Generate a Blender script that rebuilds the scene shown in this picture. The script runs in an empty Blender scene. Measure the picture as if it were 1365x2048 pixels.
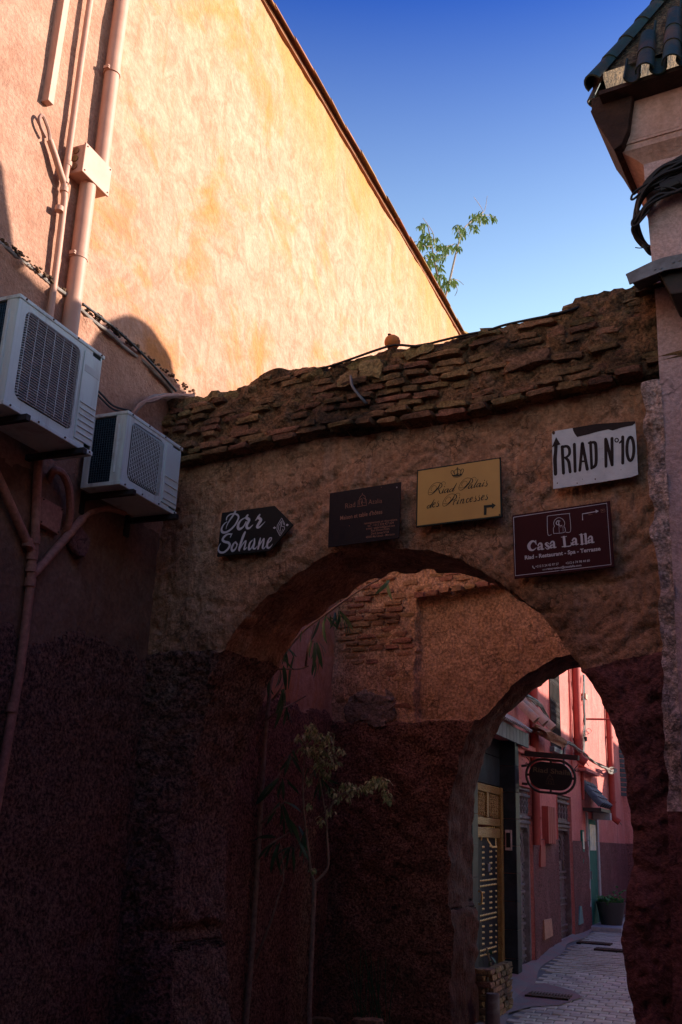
import bpy, bmesh, math, random
import numpy as np
from math import radians, sin, cos, pi, sqrt, atan2
from mathutils import Vector, Matrix

S = bpy.context.scene
COL = S.collection
rng = random.Random(11)

# ------------------------------------------------------------------ camera
PITCH, ROLL, YAW, EYE = radians(18.072), radians(2.32), radians(22.839), 1.6
FPX, IW, IH = 1978.8, 1365.0, 2048.0
cF = Vector((-sin(YAW)*cos(PITCH), cos(YAW)*cos(PITCH), sin(PITCH)))
_r0 = Vector((cos(YAW), sin(YAW), 0)); _u0 = _r0.cross(cF)
cR = cos(ROLL)*_r0 + sin(ROLL)*_u0
cU = -sin(ROLL)*_r0 + cos(ROLL)*_u0
CAM = Vector((0, 0, EYE))
cam = bpy.data.cameras.new('camera'); cam_o = bpy.data.objects.new('camera', cam); COL.objects.link(cam_o)
cam.sensor_fit = 'VERTICAL'; cam.sensor_height = 36.0; cam.lens = FPX/IH*36.0
cam.clip_start = .05; cam.clip_end = 3000
m = Matrix((cR, cU, -cF)).transposed().to_4x4(); m.translation = CAM
cam_o.matrix_world = m
S.camera = cam_o

# ------------------------------------------------------------------ sky, sun, exposure
SUN = Vector((1.0, .58, .44)).normalized()          # towards the sun
SKYLO, SKYHI = (3.5, 2.45, 1.6, 1), (.25, .44, .98, 1)
w = bpy.data.worlds.new('World'); S.world = w; w.use_nodes = True
nt = w.node_tree; nt.nodes.clear()
sky = nt.nodes.new('ShaderNodeTexSky'); sky.sky_type = 'NISHITA'; sky.sun_disc = False
sky.sun_elevation = math.asin(SUN.z); sky.sun_rotation = atan2(SUN.x, SUN.y)
sky.air_density = 1.0; sky.dust_density = .35; sky.ozone_density = 2.5; sky.altitude = 450
bg = nt.nodes.new('ShaderNodeBackground'); bg.inputs['Strength'].default_value = .12
hs = nt.nodes.new('ShaderNodeHueSaturation'); hs.inputs['Saturation'].default_value = 1.12
wo = nt.nodes.new('ShaderNodeOutputWorld')
tcw = nt.nodes.new('ShaderNodeTexCoord'); spw = nt.nodes.new('ShaderNodeSeparateXYZ'); rw = nt.nodes.new('ShaderNodeValToRGB'); mw = nt.nodes.new('ShaderNodeMix')
mw.data_type = 'RGBA'; mw.blend_type = 'MULTIPLY'; mw.inputs[0].default_value = 1       # a deep polarised blue overhead, pale towards the horizon
rw.color_ramp.elements[0].position = .44; e_ = rw.color_ramp.elements.new(0.0); e_.color = (1.6, 1.4, 1.2, 1); rw.color_ramp.elements[1].color = SKYLO
rw.color_ramp.elements[2].position = .72; rw.color_ramp.elements[2].color = SKYHI
nt.links.new(tcw.outputs['Generated'], spw.inputs[0]); nt.links.new(spw.outputs['Z'], rw.inputs[0])
nt.links.new(sky.outputs[0], hs.inputs['Color']); nt.links.new(hs.outputs[0], mw.inputs[6]); nt.links.new(rw.outputs[0], mw.inputs[7]); nt.links.new(mw.outputs[2], bg.inputs['Color']); nt.links.new(bg.outputs[0], wo.inputs['Surface'])
sl = bpy.data.lights.new('sun', 'SUN'); sl.energy = 5.0; sl.angle = radians(.55); sl.color = (1.0, .87, .76)
so = bpy.data.objects.new('sun', sl); COL.objects.link(so)
so.rotation_euler = SUN.to_track_quat('Z', 'Y').to_euler(); so.location = (20, 12, 20)
S.view_settings.view_transform = 'Standard'; S.view_settings.look = 'None'
S.view_settings.gamma = 1.0; S.view_settings.use_curve_mapping = False
S.view_settings.exposure = 1.1
S.render.engine = 'CYCLES'
S.cycles.max_bounces = 10; S.cycles.diffuse_bounces = 5; S.cycles.glossy_bounces = 3
S.cycles.use_denoising = True

# ------------------------------------------------------------------ frames: where the planes of the place stand
class Fr:
    """a vertical plane of the place: local x runs right along it, y into it, z up"""
    def __init__(s, o, rz):
        s.o = Vector(o); s.rz = rz
        s.M = Matrix.Translation(s.o) @ Matrix.Rotation(rz, 4, 'Z'); s.I = s.M.inverted()
    def px(s, x, y, off=0.0):
        d = cF + cR*((x-IW/2)/FPX) - cU*((y-IH/2)/FPX)
        c = s.I @ CAM; d = s.I.to_3x3() @ d
        t = (-off - c.y)/d.y
        return c + t*d
    def pxx(s, x, y, xl):
        d = cF + cR*((x-IW/2)/FPX) - cU*((y-IH/2)/FPX)
        c = s.I @ CAM; d = s.I.to_3x3() @ d
        return c + ((xl-c.x)/d.x)*d
    def pts(s, L, off=0.0):
        return [(p.x, p.z) for p in (s.px(a, b, off) for a, b in L)]
WORLD = Fr((0, 0, 0), 0)
XL = -4.72
AF = Fr((-1.972, 6.764, 0), radians(-6.8))          # near arch
LF = Fr((XL, 0, 0), radians(90))                    # tall wall, faces +X; local x = world Y
BF = Fr((-4.72, 11.2, 0), radians(-6.8))            # second arch
HF = Fr((-3.34, 0, 0), radians(90))                 # alley houses, local x = world Y
def gz(y):                                          # the lane climbs gently
    return -.35 if y < 11 else (-.35+(y-11)*.05 if y < 18 else 0.0)
def ground_px(x, y):
    d = cF + cR*((x-IW/2)/FPX) - cU*((y-IH/2)/FPX)
    z = 0.0
    for _ in range(30):
        t = (z-EYE)/d.z; z = .5*z+.5*gz((CAM+t*d).y)
    p = CAM+t*d
    return p

# ------------------------------------------------------------------ numpy noise
def _hash(i, j, k, seed):
    n = (i*374761393 + j*668265263 + k*2147483647 + seed*974634777) & 0xFFFFFFFF
    n = ((n ^ (n >> 13))*1274126177) & 0xFFFFFFFF
    n = ((n ^ (n >> 16))*2246822519) & 0xFFFFFFFF
    return ((n ^ (n >> 15)) & 0xFFFFFF)/float(0xFFFFFF)*2-1
def vnoise(P, sc, seed=0):
    P = np.asarray(P, float)*sc
    I = np.floor(P).astype(np.int64); f = P-I; f = f*f*f*(f*(f*6-15)+10)
    r = 0
    for a in (0, 1):
        for b in (0, 1):
            for c in (0, 1):
                wgt = (f[:, 0] if a else 1-f[:, 0])*(f[:, 1] if b else 1-f[:, 1])*(f[:, 2] if c else 1-f[:, 2])
                r = r+wgt*_hash(I[:, 0]+a, I[:, 1]+b, I[:, 2]+c, seed)
    return r
def fbm(P, sc, octv=3, seed=0):
    r = 0; a = 1.0
    for o in range(octv):
        r = r+a*vnoise(P, sc*2**o, seed+o*17); a *= .5
    return r

# ------------------------------------------------------------------ objects
class Thing:
    pass
def props(o, label=None, cat=None, group=None, kind=None):
    if label: o['label'] = label
    if cat: o['category'] = cat
    if group: o['group'] = group
    if kind: o['kind'] = kind
def thing(name, label, cat, fr=WORLD, base=(0, 0, 0), group=None, kind=None):
    t = Thing(); t.fr = fr; t.base = Vector(base)
    o = bpy.data.objects.new(name, None); COL.objects.link(o)
    o.empty_display_size = .1
    o.location = fr.M @ t.base; o.rotation_euler = (0, 0, fr.rz)
    t.o = o; props(o, label, cat, group, kind)
    return t

class MB:
    def __init__(s): s.v = []; s.f = []; s.mi = []
    def add(s, vs, fs):
        n = len(s.v); s.v += [tuple(p) for p in vs]; s.f += [tuple(i+n for i in q) for q in fs]
    def box(s, c, d, rot=None):
        c = Vector(c); vs = []
        for z in (-1, 1):
            for x, y in ((-1, -1), (1, -1), (1, 1), (-1, 1)):
                p = Vector((x*d[0]/2, y*d[1]/2, z*d[2]/2))
                vs.append((rot @ p if rot else p)+c)
        s.add(vs, [(3, 2, 1, 0), (4, 5, 6, 7), (0, 1, 5, 4), (1, 2, 6, 5), (2, 3, 7, 6), (3, 0, 4, 7)])
    def b2(s, a, b):
        s.box([(a[i]+b[i])/2 for i in range(3)], [abs(b[i]-a[i]) for i in range(3)])
    def tube(s, pts, r, n=8, cap=True, closed=False, squash=1.0):
        P = [Vector(p) for p in pts]; L = len(P)
        R = r if isinstance(r, (list, tuple)) else [r]*L
        vs = []; ref = None
        for i, p in enumerate(P):
            t = (P[(i+1) % L]-P[i-1]) if (closed or 0 < i < L-1) else (P[1]-P[0] if i == 0 else P[-1]-P[-2])
            if t.length < 1e-9: t = Vector((0, 0, 1))
            t.normalize()
            if ref is None:
                ref = Vector((0, 0, 1)) if abs(t.z) < .9 else Vector((1, 0, 0))
            a = (ref-t*ref.dot(t))
            if a.length < 1e-6: a = t.orthogonal()
            a.normalize(); ref = a; b = t.cross(a)
            for k in range(n):
                an = 2*pi*k/n
                vs.append(p+(a*cos(an)+b*sin(an)*squash)*R[i])
        fs = []
        for i in range(L if closed else L-1):
            j = (i+1) % L
            for k in range(n):
                k2 = (k+1) % n
                fs.append((i*n+k, i*n+k2, j*n+k2, j*n+k))
        if cap and not closed:
            fs.append(tuple(range(n-1, -1, -1))); fs.append(tuple((L-1)*n+k for k in range(n)))
        s.add(vs, fs)
    def prism(s, poly, y0, y1):
        n = len(poly)
        vs = [(x, y0, z) for x, z in poly]+[(x, y1, z) for x, z in poly]
        s.add(vs, [tuple(range(n)), tuple(range(2*n-1, n-1, -1))]+[(i, i+n, (i+1) % n+n, (i+1) % n) for i in range(n)])
    def lathe(s, prof, c, n=16, ax=None):
        c = Vector(c); vs = []; L = len(prof)
        for r, z in prof:
            for k in range(n):
                p = Vector((r*cos(2*pi*k/n), r*sin(2*pi*k/n), z))
                vs.append((ax @ p if ax else p)+c)
        fs = [(i*n+k, i*n+(k+1) % n, (i+1)*n+(k+1) % n, (i+1)*n+k) for i in range(L-1) for k in range(n)]
        fs += [tuple(range(n-1, -1, -1)), tuple((L-1)*n+k for k in range(n))]
        s.add(vs, fs)
    def stroke(s, pts, y, th=.002, smooth=True):
        """a flat brush stroke on the plane y; pts are (x, z, width)"""
        if smooth and len(pts) > 2:
            Q = []
            E = [pts[0]]+list(pts)+[pts[-1]]
            for i in range(1, len(E)-2):
                for k in range(6):
                    t = k/6.0
                    q = []
                    for c in range(3):
                        a, b, d, e = E[i-1][c], E[i][c], E[i+1][c], E[i+2][c]
                        q.append(.5*((2*b)+(-a+d)*t+(2*a-5*b+4*d-e)*t*t+(-a+3*b-3*d+e)*t**3))
                    Q.append(q)
            Q.append(list(pts[-1])); pts = Q
        vs = []; L = len(pts)
        for i, p in enumerate(pts):
            a = pts[max(i-1, 0)]; b = pts[min(i+1, L-1)]
            dx, dz = b[0]-a[0], b[1]-a[1]; l = math.hypot(dx, dz) or 1e-6
            nx, nz = -dz/l, dx/l; h = max(p[2], 1e-5)/2
            vs += [(p[0]+nx*h, y-th, p[1]+nz*h), (p[0]-nx*h, y-th, p[1]-nz*h)]
        fs = [(2*i, 2*i+1, 2*i+3, 2*i+2) for i in range(L-1)]
        s.add(vs, fs)
        for e in (pts[0], pts[-1]):
            h = e[2]/2
            if h > 1e-5:
                s.add([(e[0]+h*cos(2*pi*k/8), y-th-.0003, e[1]+h*sin(2*pi*k/8)) for k in range(8)], [tuple(range(8))])
    def blob(s, c, d, seed=0, n=2, amp=.12, rot=None):
        """a rough block: a subdivided box, rounded and pitted"""
        c = Vector(c); idx = {}; vs = []; fs = []
        def V(i, j, k):
            if (i, j, k) not in idx:
                p = Vector((2*i/n-1, 2*j/n-1, 2*k/n-1))
                q = p*.5
                r = p.length; q = q*(1-.16*max(0, r-1.05))
                h = _hash(np.int64(i*7+seed), np.int64(j*5+seed*3), np.int64(k*3), seed)
                h2 = _hash(np.int64(i*3+seed*2), np.int64(j*11), np.int64(k*13+seed), seed+9)
                h3 = _hash(np.int64(i+seed), np.int64(j*17+4), np.int64(k*19), seed+5)
                q = Vector((q.x*d[0]*(1+amp*h), q.y*d[1]*(1+amp*h2), q.z*d[2]*(1+amp*h3)))
                idx[(i, j, k)] = len(vs); vs.append((rot @ q if rot else q)+c)
            return idx[(i, j, k)]
        for a in range(n):
            for b in range(n):
                fs += [(V(a, b, 0), V(a, b+1, 0), V(a+1, b+1, 0), V(a+1, b, 0)), (V(a, b, n), V(a+1, b, n), V(a+1, b+1, n), V(a, b+1, n)),
                       (V(a, 0, b), V(a+1, 0, b), V(a+1, 0, b+1), V(a, 0, b+1)), (V(a, n, b), V(a, n, b+1), V(a+1, n, b+1), V(a+1, n, b)),
                       (V(0, a, b), V(0, a, b+1), V(0, a+1, b+1), V(0, a+1, b)), (V(n, a, b), V(n, a+1, b), V(n, a+1, b+1), V(n, a, b+1))]
        s.add(vs, fs)
    def mesh(s, name, mat, base=(0, 0, 0), smooth=False, fix=True):
        me = bpy.data.meshes.new(name)
        b = Vector(base)
        me.from_pydata([(x-b.x, y-b.y, z-b.z) for x, y, z in s.v], [], s.f)
        if fix and len(s.f) < 60000:
            bm = bmesh.new(); bm.from_mesh(me); bmesh.ops.recalc_face_normals(bm, faces=bm.faces); bm.to_mesh(me); bm.free()
        if mat: me.materials.append(mat)
        if smooth:
            me.polygons.foreach_set('use_smooth', [True]*len(me.polygons))
            if smooth != 'all': 
                try: me.set_sharp_from_angle(angle=radians(smooth if smooth > 1 else 40))
                except Exception: pass
        me.update()
        return me
    def part(s, name, mat, par, smooth=False, bevel=0, label=None, fix=True, kind=None, sub=None):
        """one mesh object, child of the thing par (or of its part sub)"""
        me = s.mesh(name, mat, par.base, smooth, fix)
        o = bpy.data.objects.new(name, me); COL.objects.link(o); o.parent = sub or par.o
        if label: o['label'] = label
        if kind: o['kind'] = kind
        if bevel: bev(o, bevel)
        return o
    def solo(s, name, label, cat, mat, fr=WORLD, base=(0, 0, 0), group=None, kind=None, smooth=False, bevel=0, fix=True):
        """a thing that is one mesh"""
        me = s.mesh(name, mat, base, smooth, fix)
        o = bpy.data.objects.new(name, me); COL.objects.link(o)
        o.location = fr.M @ Vector(base); o.rotation_euler = (0, 0, fr.rz)
        props(o, label, cat, group, kind)
        if bevel: bev(o, bevel)
        return o
def bev(o, wd, seg=2):
    b = o.modifiers.new('bevel', 'BEVEL'); b.width = wd; b.segments = seg; b.limit_method = 'ANGLE'; b.angle_limit = radians(35)
def place(me, name, par, loc, rot=(0, 0, 0), sc=(1, 1, 1), sub=None):
    """another piece that shares a mesh"""
    o = bpy.data.objects.new(name, me); COL.objects.link(o); o.parent = sub or par.o
    o.location = Vector(loc)-par.base; o.rotation_euler = rot; o.scale = sc
    return o
def smooth_path(P, k=6):
    P = [Vector(p) for p in P]; E = [P[0]]+P+[P[-1]]; Q = []
    for i in range(1, len(E)-2):
        for j in range(k):
            t = j/k; a, b, c, d = E[i-1], E[i], E[i+1], E[i+2]
            Q.append(.5*((2*b)+(-a+c)*t+(2*a-5*b+4*c-d)*t*t+(-a+3*b-3*c+d)*t**3))
    Q.append(P[-1]); return Q

# ------------------------------------------------------------------ materials
def mat(name, c1, c2=None, sc=3.0, c3=None, sc3=.8, rough=.9, bumps=(), streak=None, spec=.25, metal=0, coat=0, obj=False, rnd=0.0, lo=.35, hi=.65, lo3=.5, hi3=.72, grain=None, cracks=None, wash=None, dist=0, trans=0):
    """procedural colour: two tones by noise, a third as larger stains, streaks that run down; relief in metres"""
    m = bpy.data.materials.new(name); m.use_nodes = True; n = m.node_tree.nodes; L = m.node_tree.links
    b = n['Principled BSDF']; b.inputs['Roughness'].default_value = rough; b.inputs['Metallic'].default_value = metal
    b.inputs['Specular IOR Level'].default_value = spec
    if coat: b.inputs['Coat Weight'].default_value = coat; b.inputs['Coat Roughness'].default_value = .15
    if obj:
        tc = n.new('ShaderNodeTexCoord'); P = tc.outputs['Object']
    else:
        g = n.new('ShaderNodeNewGeometry'); P = g.outputs['Position']
    def noise(scale, det=9, stretch=None, rot=None, dist=0, vec=None):
        v = vec or P
        if stretch or rot:
            mp = n.new('ShaderNodeMapping')
            if rot: mp.inputs['Rotation'].default_value = rot
            if stretch: mp.inputs['Scale'].default_value = stretch
            L.new(v, mp.inputs['Vector']); v = mp.outputs[0]
        t = n.new('ShaderNodeTexNoise'); t.inputs['Scale'].default_value = scale; t.inputs['Detail'].default_value = det
        t.inputs['Roughness'].default_value = .66; t.inputs['Distortion'].default_value = dist
        L.new(v, t.inputs['Vector']); return t.outputs['Fac']
    def ramp(f, a, z):
        r = n.new('ShaderNodeMapRange'); r.inputs['From Min'].default_value = a; r.inputs['From Max'].default_value = z
        L.new(f, r.inputs['Value']); return r.outputs[0]
    def mix(f, A, B):
        x = n.new('ShaderNodeMix'); x.data_type = 'RGBA'
        if hasattr(f, 'links'): L.new(f, x.inputs[0])
        else: x.inputs[0].default_value = f
        for q, i in ((A, 6), (B, 7)):
            if hasattr(q, 'links'): L.new(q, x.inputs[i])
            else: x.inputs[i].default_value = (*q, 1)
        return x.outputs[2]
    col = None
    if c2: col = mix(ramp(noise(sc, dist=dist), lo, hi), c1, c2)
    if c3: col = mix(ramp(noise(sc3, 5, dist=.6), lo3, hi3), col if col is not None else c1, c3)
    if streak:
        c4, s4, amt = streak
        r = ramp(noise(s4, 4, stretch=(1, 1, .09)), .55, .75)
        mu = n.new('ShaderNodeMath'); mu.operation = 'MULTIPLY'; mu.inputs[1].default_value = amt; L.new(r, mu.inputs[0])
        col = mix(mu.outputs[0], col if col is not None else c1, c4)
    if wash:                                      # run-off stain hanging down from the coping
        sx = n.new('ShaderNodeSeparateXYZ'); L.new(P, sx.inputs[0])
        rz_ = ramp(sx.outputs['Z'], wash[0], wash[1]); nz_ = ramp(noise(1.6, 5, stretch=(1, 1, .25)), .3, .65)
        mw_ = n.new('ShaderNodeMath'); mw_.operation = 'MULTIPLY'; L.new(rz_, mw_.inputs[0]); L.new(nz_, mw_.inputs[1])
        col = mix(mw_.outputs[0], col, wash[2])
    if cracks or grain:
        if col is None: col = mix(0.0, c1, c1)
    dark = None
    if grain:                                     # sand, grit and pitting at the scale of the stuff itself
        hvg = n.new('ShaderNodeHueSaturation'); rg = n.new('ShaderNodeMapRange'); rg.inputs['From Min'].default_value = .37; rg.inputs['From Max'].default_value = .63
        rg.inputs['To Min'].default_value = grain[1]; rg.inputs['To Max'].default_value = grain[2]
        L.new(noise(grain[0], 2), rg.inputs['Value']); L.new(rg.outputs[0], hvg.inputs['Value']); L.new(col, hvg.inputs['Color']); col = hvg.outputs[0]
    if cracks:                                    # sparse hairline cracks, broken by noise
        t = n.new('ShaderNodeTexVoronoi'); t.feature = 'DISTANCE_TO_EDGE'; t.inputs['Scale'].default_value = cracks[0]
        nn = n.new('ShaderNodeTexNoise'); nn.inputs['Scale'].default_value = cracks[0]*2.2; nn.inputs['Detail'].default_value = 5; L.new(P, nn.inputs['Vector'])
        ad = n.new('ShaderNodeMix'); ad.data_type = 'VECTOR'; ad.inputs[0].default_value = .3
        mpc = n.new('ShaderNodeMapping'); mpc.inputs['Scale'].default_value = (1, 1, cracks[2] if len(cracks) > 2 else 1)
        L.new(P, ad.inputs[4]); L.new(nn.outputs['Color'], ad.inputs[5]); L.new(ad.outputs[1], mpc.inputs['Vector']); L.new(mpc.outputs[0], t.inputs['Vector'])
        a_ = ramp(t.outputs[0], cracks[1], 0.0); b_ = ramp(noise(1.9, 4), .46, .58)
        mu = n.new('ShaderNodeMath'); mu.operation = 'MULTIPLY'; L.new(a_, mu.inputs[0]); L.new(b_, mu.inputs[1])
        col = mix(mu.outputs[0], col, tuple(v*.25 for v in c1))
    if rnd:
        oi = n.new('ShaderNodeObjectInfo'); hv = n.new('ShaderNodeHueSaturation')
        r = n.new('ShaderNodeMapRange'); r.inputs['To Min'].default_value = 1-rnd; r.inputs['To Max'].default_value = 1+rnd
        L.new(oi.outputs['Random'], r.inputs['Value']); L.new(r.outputs[0], hv.inputs['Value'])
        r2 = n.new('ShaderNodeMapRange'); r2.inputs['To Min'].default_value = .48; r2.inputs['To Max'].default_value = .525
        wn = n.new('ShaderNodeTexWhiteNoise'); wn.noise_dimensions = '1D'; L.new(oi.outputs['Random'], wn.inputs['W'])
        L.new(wn.outputs['Value'], r2.inputs['Value']); L.new(r2.outputs[0], hv.inputs['Hue'])
        if col is not None: L.new(col, hv.inputs['Color'])
        else: hv.inputs['Color'].default_value = (*c1, 1)
        col = hv.outputs[0]
    if col is not None: L.new(col, b.inputs['Base Color'])
    else: b.inputs['Base Color'].default_value = (*c1, 1)
    if bumps:
        tot = None
        for bb in bumps:
            scl, amp = bb[0], bb[1]; kind = bb[2] if len(bb) > 2 else 'n'
            if kind == 'n': f = noise(scl, 5)
            elif kind == 'd': f = noise(scl, 4, stretch=(1.0, 1.0, .13), rot=(0, radians(-42), 0))
            elif kind == 's': f = noise(scl, 4, stretch=(1, 1, .1))
            elif kind == 'c':     # cracks
                t = n.new('ShaderNodeTexVoronoi'); t.feature = 'DISTANCE_TO_EDGE'; t.inputs['Scale'].default_value = scl
                nn = n.new('ShaderNodeTexNoise'); nn.inputs['Scale'].default_value = scl*1.7; nn.inputs['Detail'].default_value = 4; L.new(P, nn.inputs['Vector'])
                ad = n.new('ShaderNodeMix'); ad.data_type = 'VECTOR'; ad.inputs[0].default_value = .35
                L.new(P, ad.inputs[4]); L.new(nn.outputs['Color'], ad.inputs[5]); L.new(ad.outputs[1], t.inputs['Vector'])
                f = ramp(t.outputs[0], 0, .035)
            elif kind == 'p':     # pits
                t = n.new('ShaderNodeTexVoronoi'); t.inputs['Scale'].default_value = scl; L.new(P, t.inputs['Vector']); f = ramp(t.outputs['Distance'], .05, .5)
            mu = n.new('ShaderNodeMath'); mu.operation = 'MULTIPLY'; mu.inputs[1].default_value = amp; L.new(f, mu.inputs[0])
            if tot is None: tot = mu.outputs[0]
            else:
                a = n.new('ShaderNodeMath'); L.new(tot, a.inputs[0]); L.new(mu.outputs[0], a.inputs[1]); tot = a.outputs[0]
        bp = n.new('ShaderNodeBump'); bp.inputs['Strength'].default_value = 1; bp.inputs['Distance'].default_value = 1
        L.new(tot, bp.inputs['Height']); L.new(bp.outputs[0], b.inputs['Normal'])
    if trans:
        b.inputs['Subsurface Weight'].default_value = 0
        tr = n.new('ShaderNodeBsdfTranslucent'); mx = n.new('ShaderNodeMixShader'); mx.inputs[0].default_value = trans
        if col is not None: L.new(col, tr.inputs['Color'])
        else: tr.inputs['Color'].default_value = (*c1, 1)
        L.new(b.outputs[0], mx.inputs[1]); L.new(tr.outputs[0], mx.inputs[2]); L.new(mx.outputs[0], n['Material Output'].inputs['Surface'])
    return m
M = {}
M['sunwall'] = mat('ochre_plaster', (.36, .182, .112), (.48, .278, .19), 3.4, (.44, .175, .055), .85, dist=1.2, lo=.36, hi=.62, lo3=.52, hi3=.68, streak=((.36, .15, .06), 7, .5), wash=(9.0, 11.1, (.44, .19, .05)), grain=(24, .9, 1.08), bumps=((3.5, .025), (11, .016), (38, .006)))
M['shadewall'] = mat('shaded_patch_plaster', (.22, .115, .072), (.165, .085, .055), 3.0, (.27, .16, .11), 1.3, streak=((.3, .2, .15), 7, .4), grain=(26, .85, 1.12), bumps=((4, .03), (12, .02)))  # lower patch of plaster, its colour darkened to carry shade below the air conditioners
M['cornice'] = mat('rosy_moulding_plaster', (.52, .34, .29), (.45, .28, .235), 4, (.36, .22, .17), 1.4, grain=(30, .88, 1.1), bumps=((6, .015), (30, .008)))
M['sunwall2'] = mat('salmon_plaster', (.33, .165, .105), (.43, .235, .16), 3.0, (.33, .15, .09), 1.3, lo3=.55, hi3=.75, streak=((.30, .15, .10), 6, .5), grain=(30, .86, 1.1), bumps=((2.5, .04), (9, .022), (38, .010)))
M['arch'] = mat('earth_plaster', (.55, .29, .165), (.42, .212, .117), 3.5, (.28, .138, .078), 1.6, streak=((.56, .40, .32), 5, .4), grain=(30, .74, 1.18), cracks=(3.6, .05, 2.4), bumps=((6, .012), (20, .022), (9, .06, 'd'), (44, .014)))
M['dado'] = mat('red_roughcast', (.31, .145, .10), (.21, .098, .068), 7, (.38, .25, .18), .8, grain=(38, .3, 1.5), streak=((.12, .06, .05), 2.5, .6), bumps=((28, .06), (60, .03)), lo3=.56, hi3=.75)
M['dado_smooth'] = mat('red_limewash', (.23, .085, .075), (.165, .058, .052), 5, (.26, .15, .13), 1.2, grain=(36, .7, 1.2), cracks=(3, .03), bumps=((5, .04), (16, .035), (50, .01)), lo3=.6, hi3=.8)
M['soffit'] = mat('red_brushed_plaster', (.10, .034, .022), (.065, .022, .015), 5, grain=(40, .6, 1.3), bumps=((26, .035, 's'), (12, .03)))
M['mortar'] = mat('mud_mortar', (.30, .155, .075), (.18, .095, .048), 9, (.055, .035, .023), 1.8, lo3=.46, hi3=.66, grain=(44, .5, 1.4), bumps=((14, .05), (40, .03)))
M['brick'] = mat('old_brick', (.34, .17, .085), (.22, .112, .058), 12, (.05, .034, .024), 1.8, lo3=.44, hi3=.66, grain=(50, .65, 1.25), bumps=((30, .03),), rnd=.22)
M['stone'] = mat('ochre_stone', (.33, .2, .095), (.2, .115, .06), 7, (.08, .055, .035), 3, grain=(40, .6, 1.3), bumps=((16, .03), (40, .02)), rnd=.35)
M['brick2'] = mat('earth_covered_brick', (.38, .2, .115), (.29, .145, .085), 10, (.2, .11, .07), 3, grain=(40, .7, 1.2), bumps=((25, .03),), rnd=.2)
M['wall2'] = mat('brown_wall_plaster', (.58, .345, .215), (.47, .265, .155), 4, (.34, .19, .12), 1.4, grain=(34, .6, 1.3), cracks=(3.2, .045, 2.2), bumps=((9, .03), (28, .03), (7, .10, 'd')))
M['pier'] = mat('pale_pink_plaster', (.55, .40, .385), (.47, .33, .315), 3, (.38, .25, .21), 1.1, streak=((.27, .17, .12), 4, .4), grain=(40, .82, 1.12), cracks=(1.6, .014), bumps=((5, .02), (22, .012), (40, .006)))
M['pierrough'] = mat('broken_pink_plaster', (.66, .50, .45), (.52, .38, .32), 6, (.30, .19, .13), 2.5, grain=(34, .5, 1.25), cracks=(5, .08, 3.5), bumps=((9, .06), (24, .04)))
M['pink'] = mat('pink_house_plaster', (.57, .175, .145), (.50, .14, .118), 2.5, (.6, .24, .2), .9, streak=((.33, .10, .085), 4, .8), grain=(30, .88, 1.1), bumps=((5, .03), (24, .014)))
M['pinkdado'] = mat('maroon_roughcast', (.2, .065, .062), (.14, .046, .045), 12, (.26, .1, .095), 1.5, grain=(40, .45, 1.35), bumps=((26, .05),))
M['pipe'] = mat('salmon_pipe_paint', (.50, .265, .185), (.43, .215, .145), 5, rough=.55, bumps=((20, .001),), spec=.4)
M['leafg'] = mat('fresh_leaf', (.07, .2, .045), (.1, .26, .06), 9, rough=.5, trans=.3)
M['leafy'] = mat('yellow_green_leaf', (.34, .34, .07), (.26, .3, .08), 9, rough=.5, trans=.4)
M['clay_pale'] = mat('pale_clay_tile', (.42, .28, .2), (.3, .2, .15), 8, (.2, .25, .24), 4, bumps=((30, .01),))
M['redpipe'] = mat('red_pipe_paint', (.36, .07, .055), (.28, .05, .042), 4, rough=.65, spec=.12)
M['white'] = mat('white_enamel', (.73, .79, .70), (.65, .70, .62), 2, (.38, .31, .25), 4.0, rough=.48, spec=.35, lo3=.58, hi3=.8, streak=((.38, .31, .25), 8, .7), bumps=((250, .0002),))
M['wire'] = mat('grille_wire', (.66, .66, .64), (.55, .52, .48), 20, rough=.5, spec=.5)
M['black'] = mat('black_void_paint', (.012, .012, .013), rough=.6)
M['pipedark'] = mat('dark_salmon_pipe_paint', (.43, .2, .135), (.35, .15, .105), 5, rough=.6, grain=(30, .8, 1.15), spec=.2)  # darker, redder salmon for the lower pipes and the flap
M['terracotta'] = mat('terracotta', (.66, .23, .065), (.5, .16, .05), 9)
M['patch'] = mat('grey_mud_patch', (.27, .2, .17), (.18, .13, .11), 8, grain=(34, .6, 1.3), bumps=((12, .04), (30, .02)))
M['fan'] = mat('dark_fan_plastic', (.06, .058, .055), rough=.5)
M['coil'] = mat('condenser_fin', (.02, .045, .065), (.01, .02, .03), 30, rough=.35, metal=.4)
M['steel'] = mat('painted_angle_steel', (.025, .022, .021), (.05, .03, .024), 14, rough=.6)
M['rust'] = mat('rusty_iron', (.12, .055, .03), (.05, .03, .02), 20, rough=.8, bumps=((60, .002),))
M['zinc'] = mat('galvanised_sheet', (.20, .2, .21), (.11, .10, .10), 9, rough=.5, metal=.3)
M['cable'] = mat('black_cable', (.016, .014, .014), rough=.55)
M['greycable'] = mat('dusty_cable', (.30, .27, .24), (.16, .13, .11), 12, rough=.8)
M['pinkcable'] = mat('painted_cable', (.38, .22, .17), (.27, .14, .1), 14, rough=.7)
M['tile'] = mat('teal_glazed_tile', (.018, .05, .042), (.026, .034, .028), 10, (.085, .055, .032), 2.2, lo3=.48, hi3=.62, rough=.6, spec=.25, rnd=.3, bumps=((60, .003, 's'), (20, .003)))
M['clay'] = mat('clay_tile', (.32, .165, .07), (.22, .115, .052), 9, (.16, .09, .055), 2.5, rnd=.2, bumps=((30, .005),))
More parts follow.
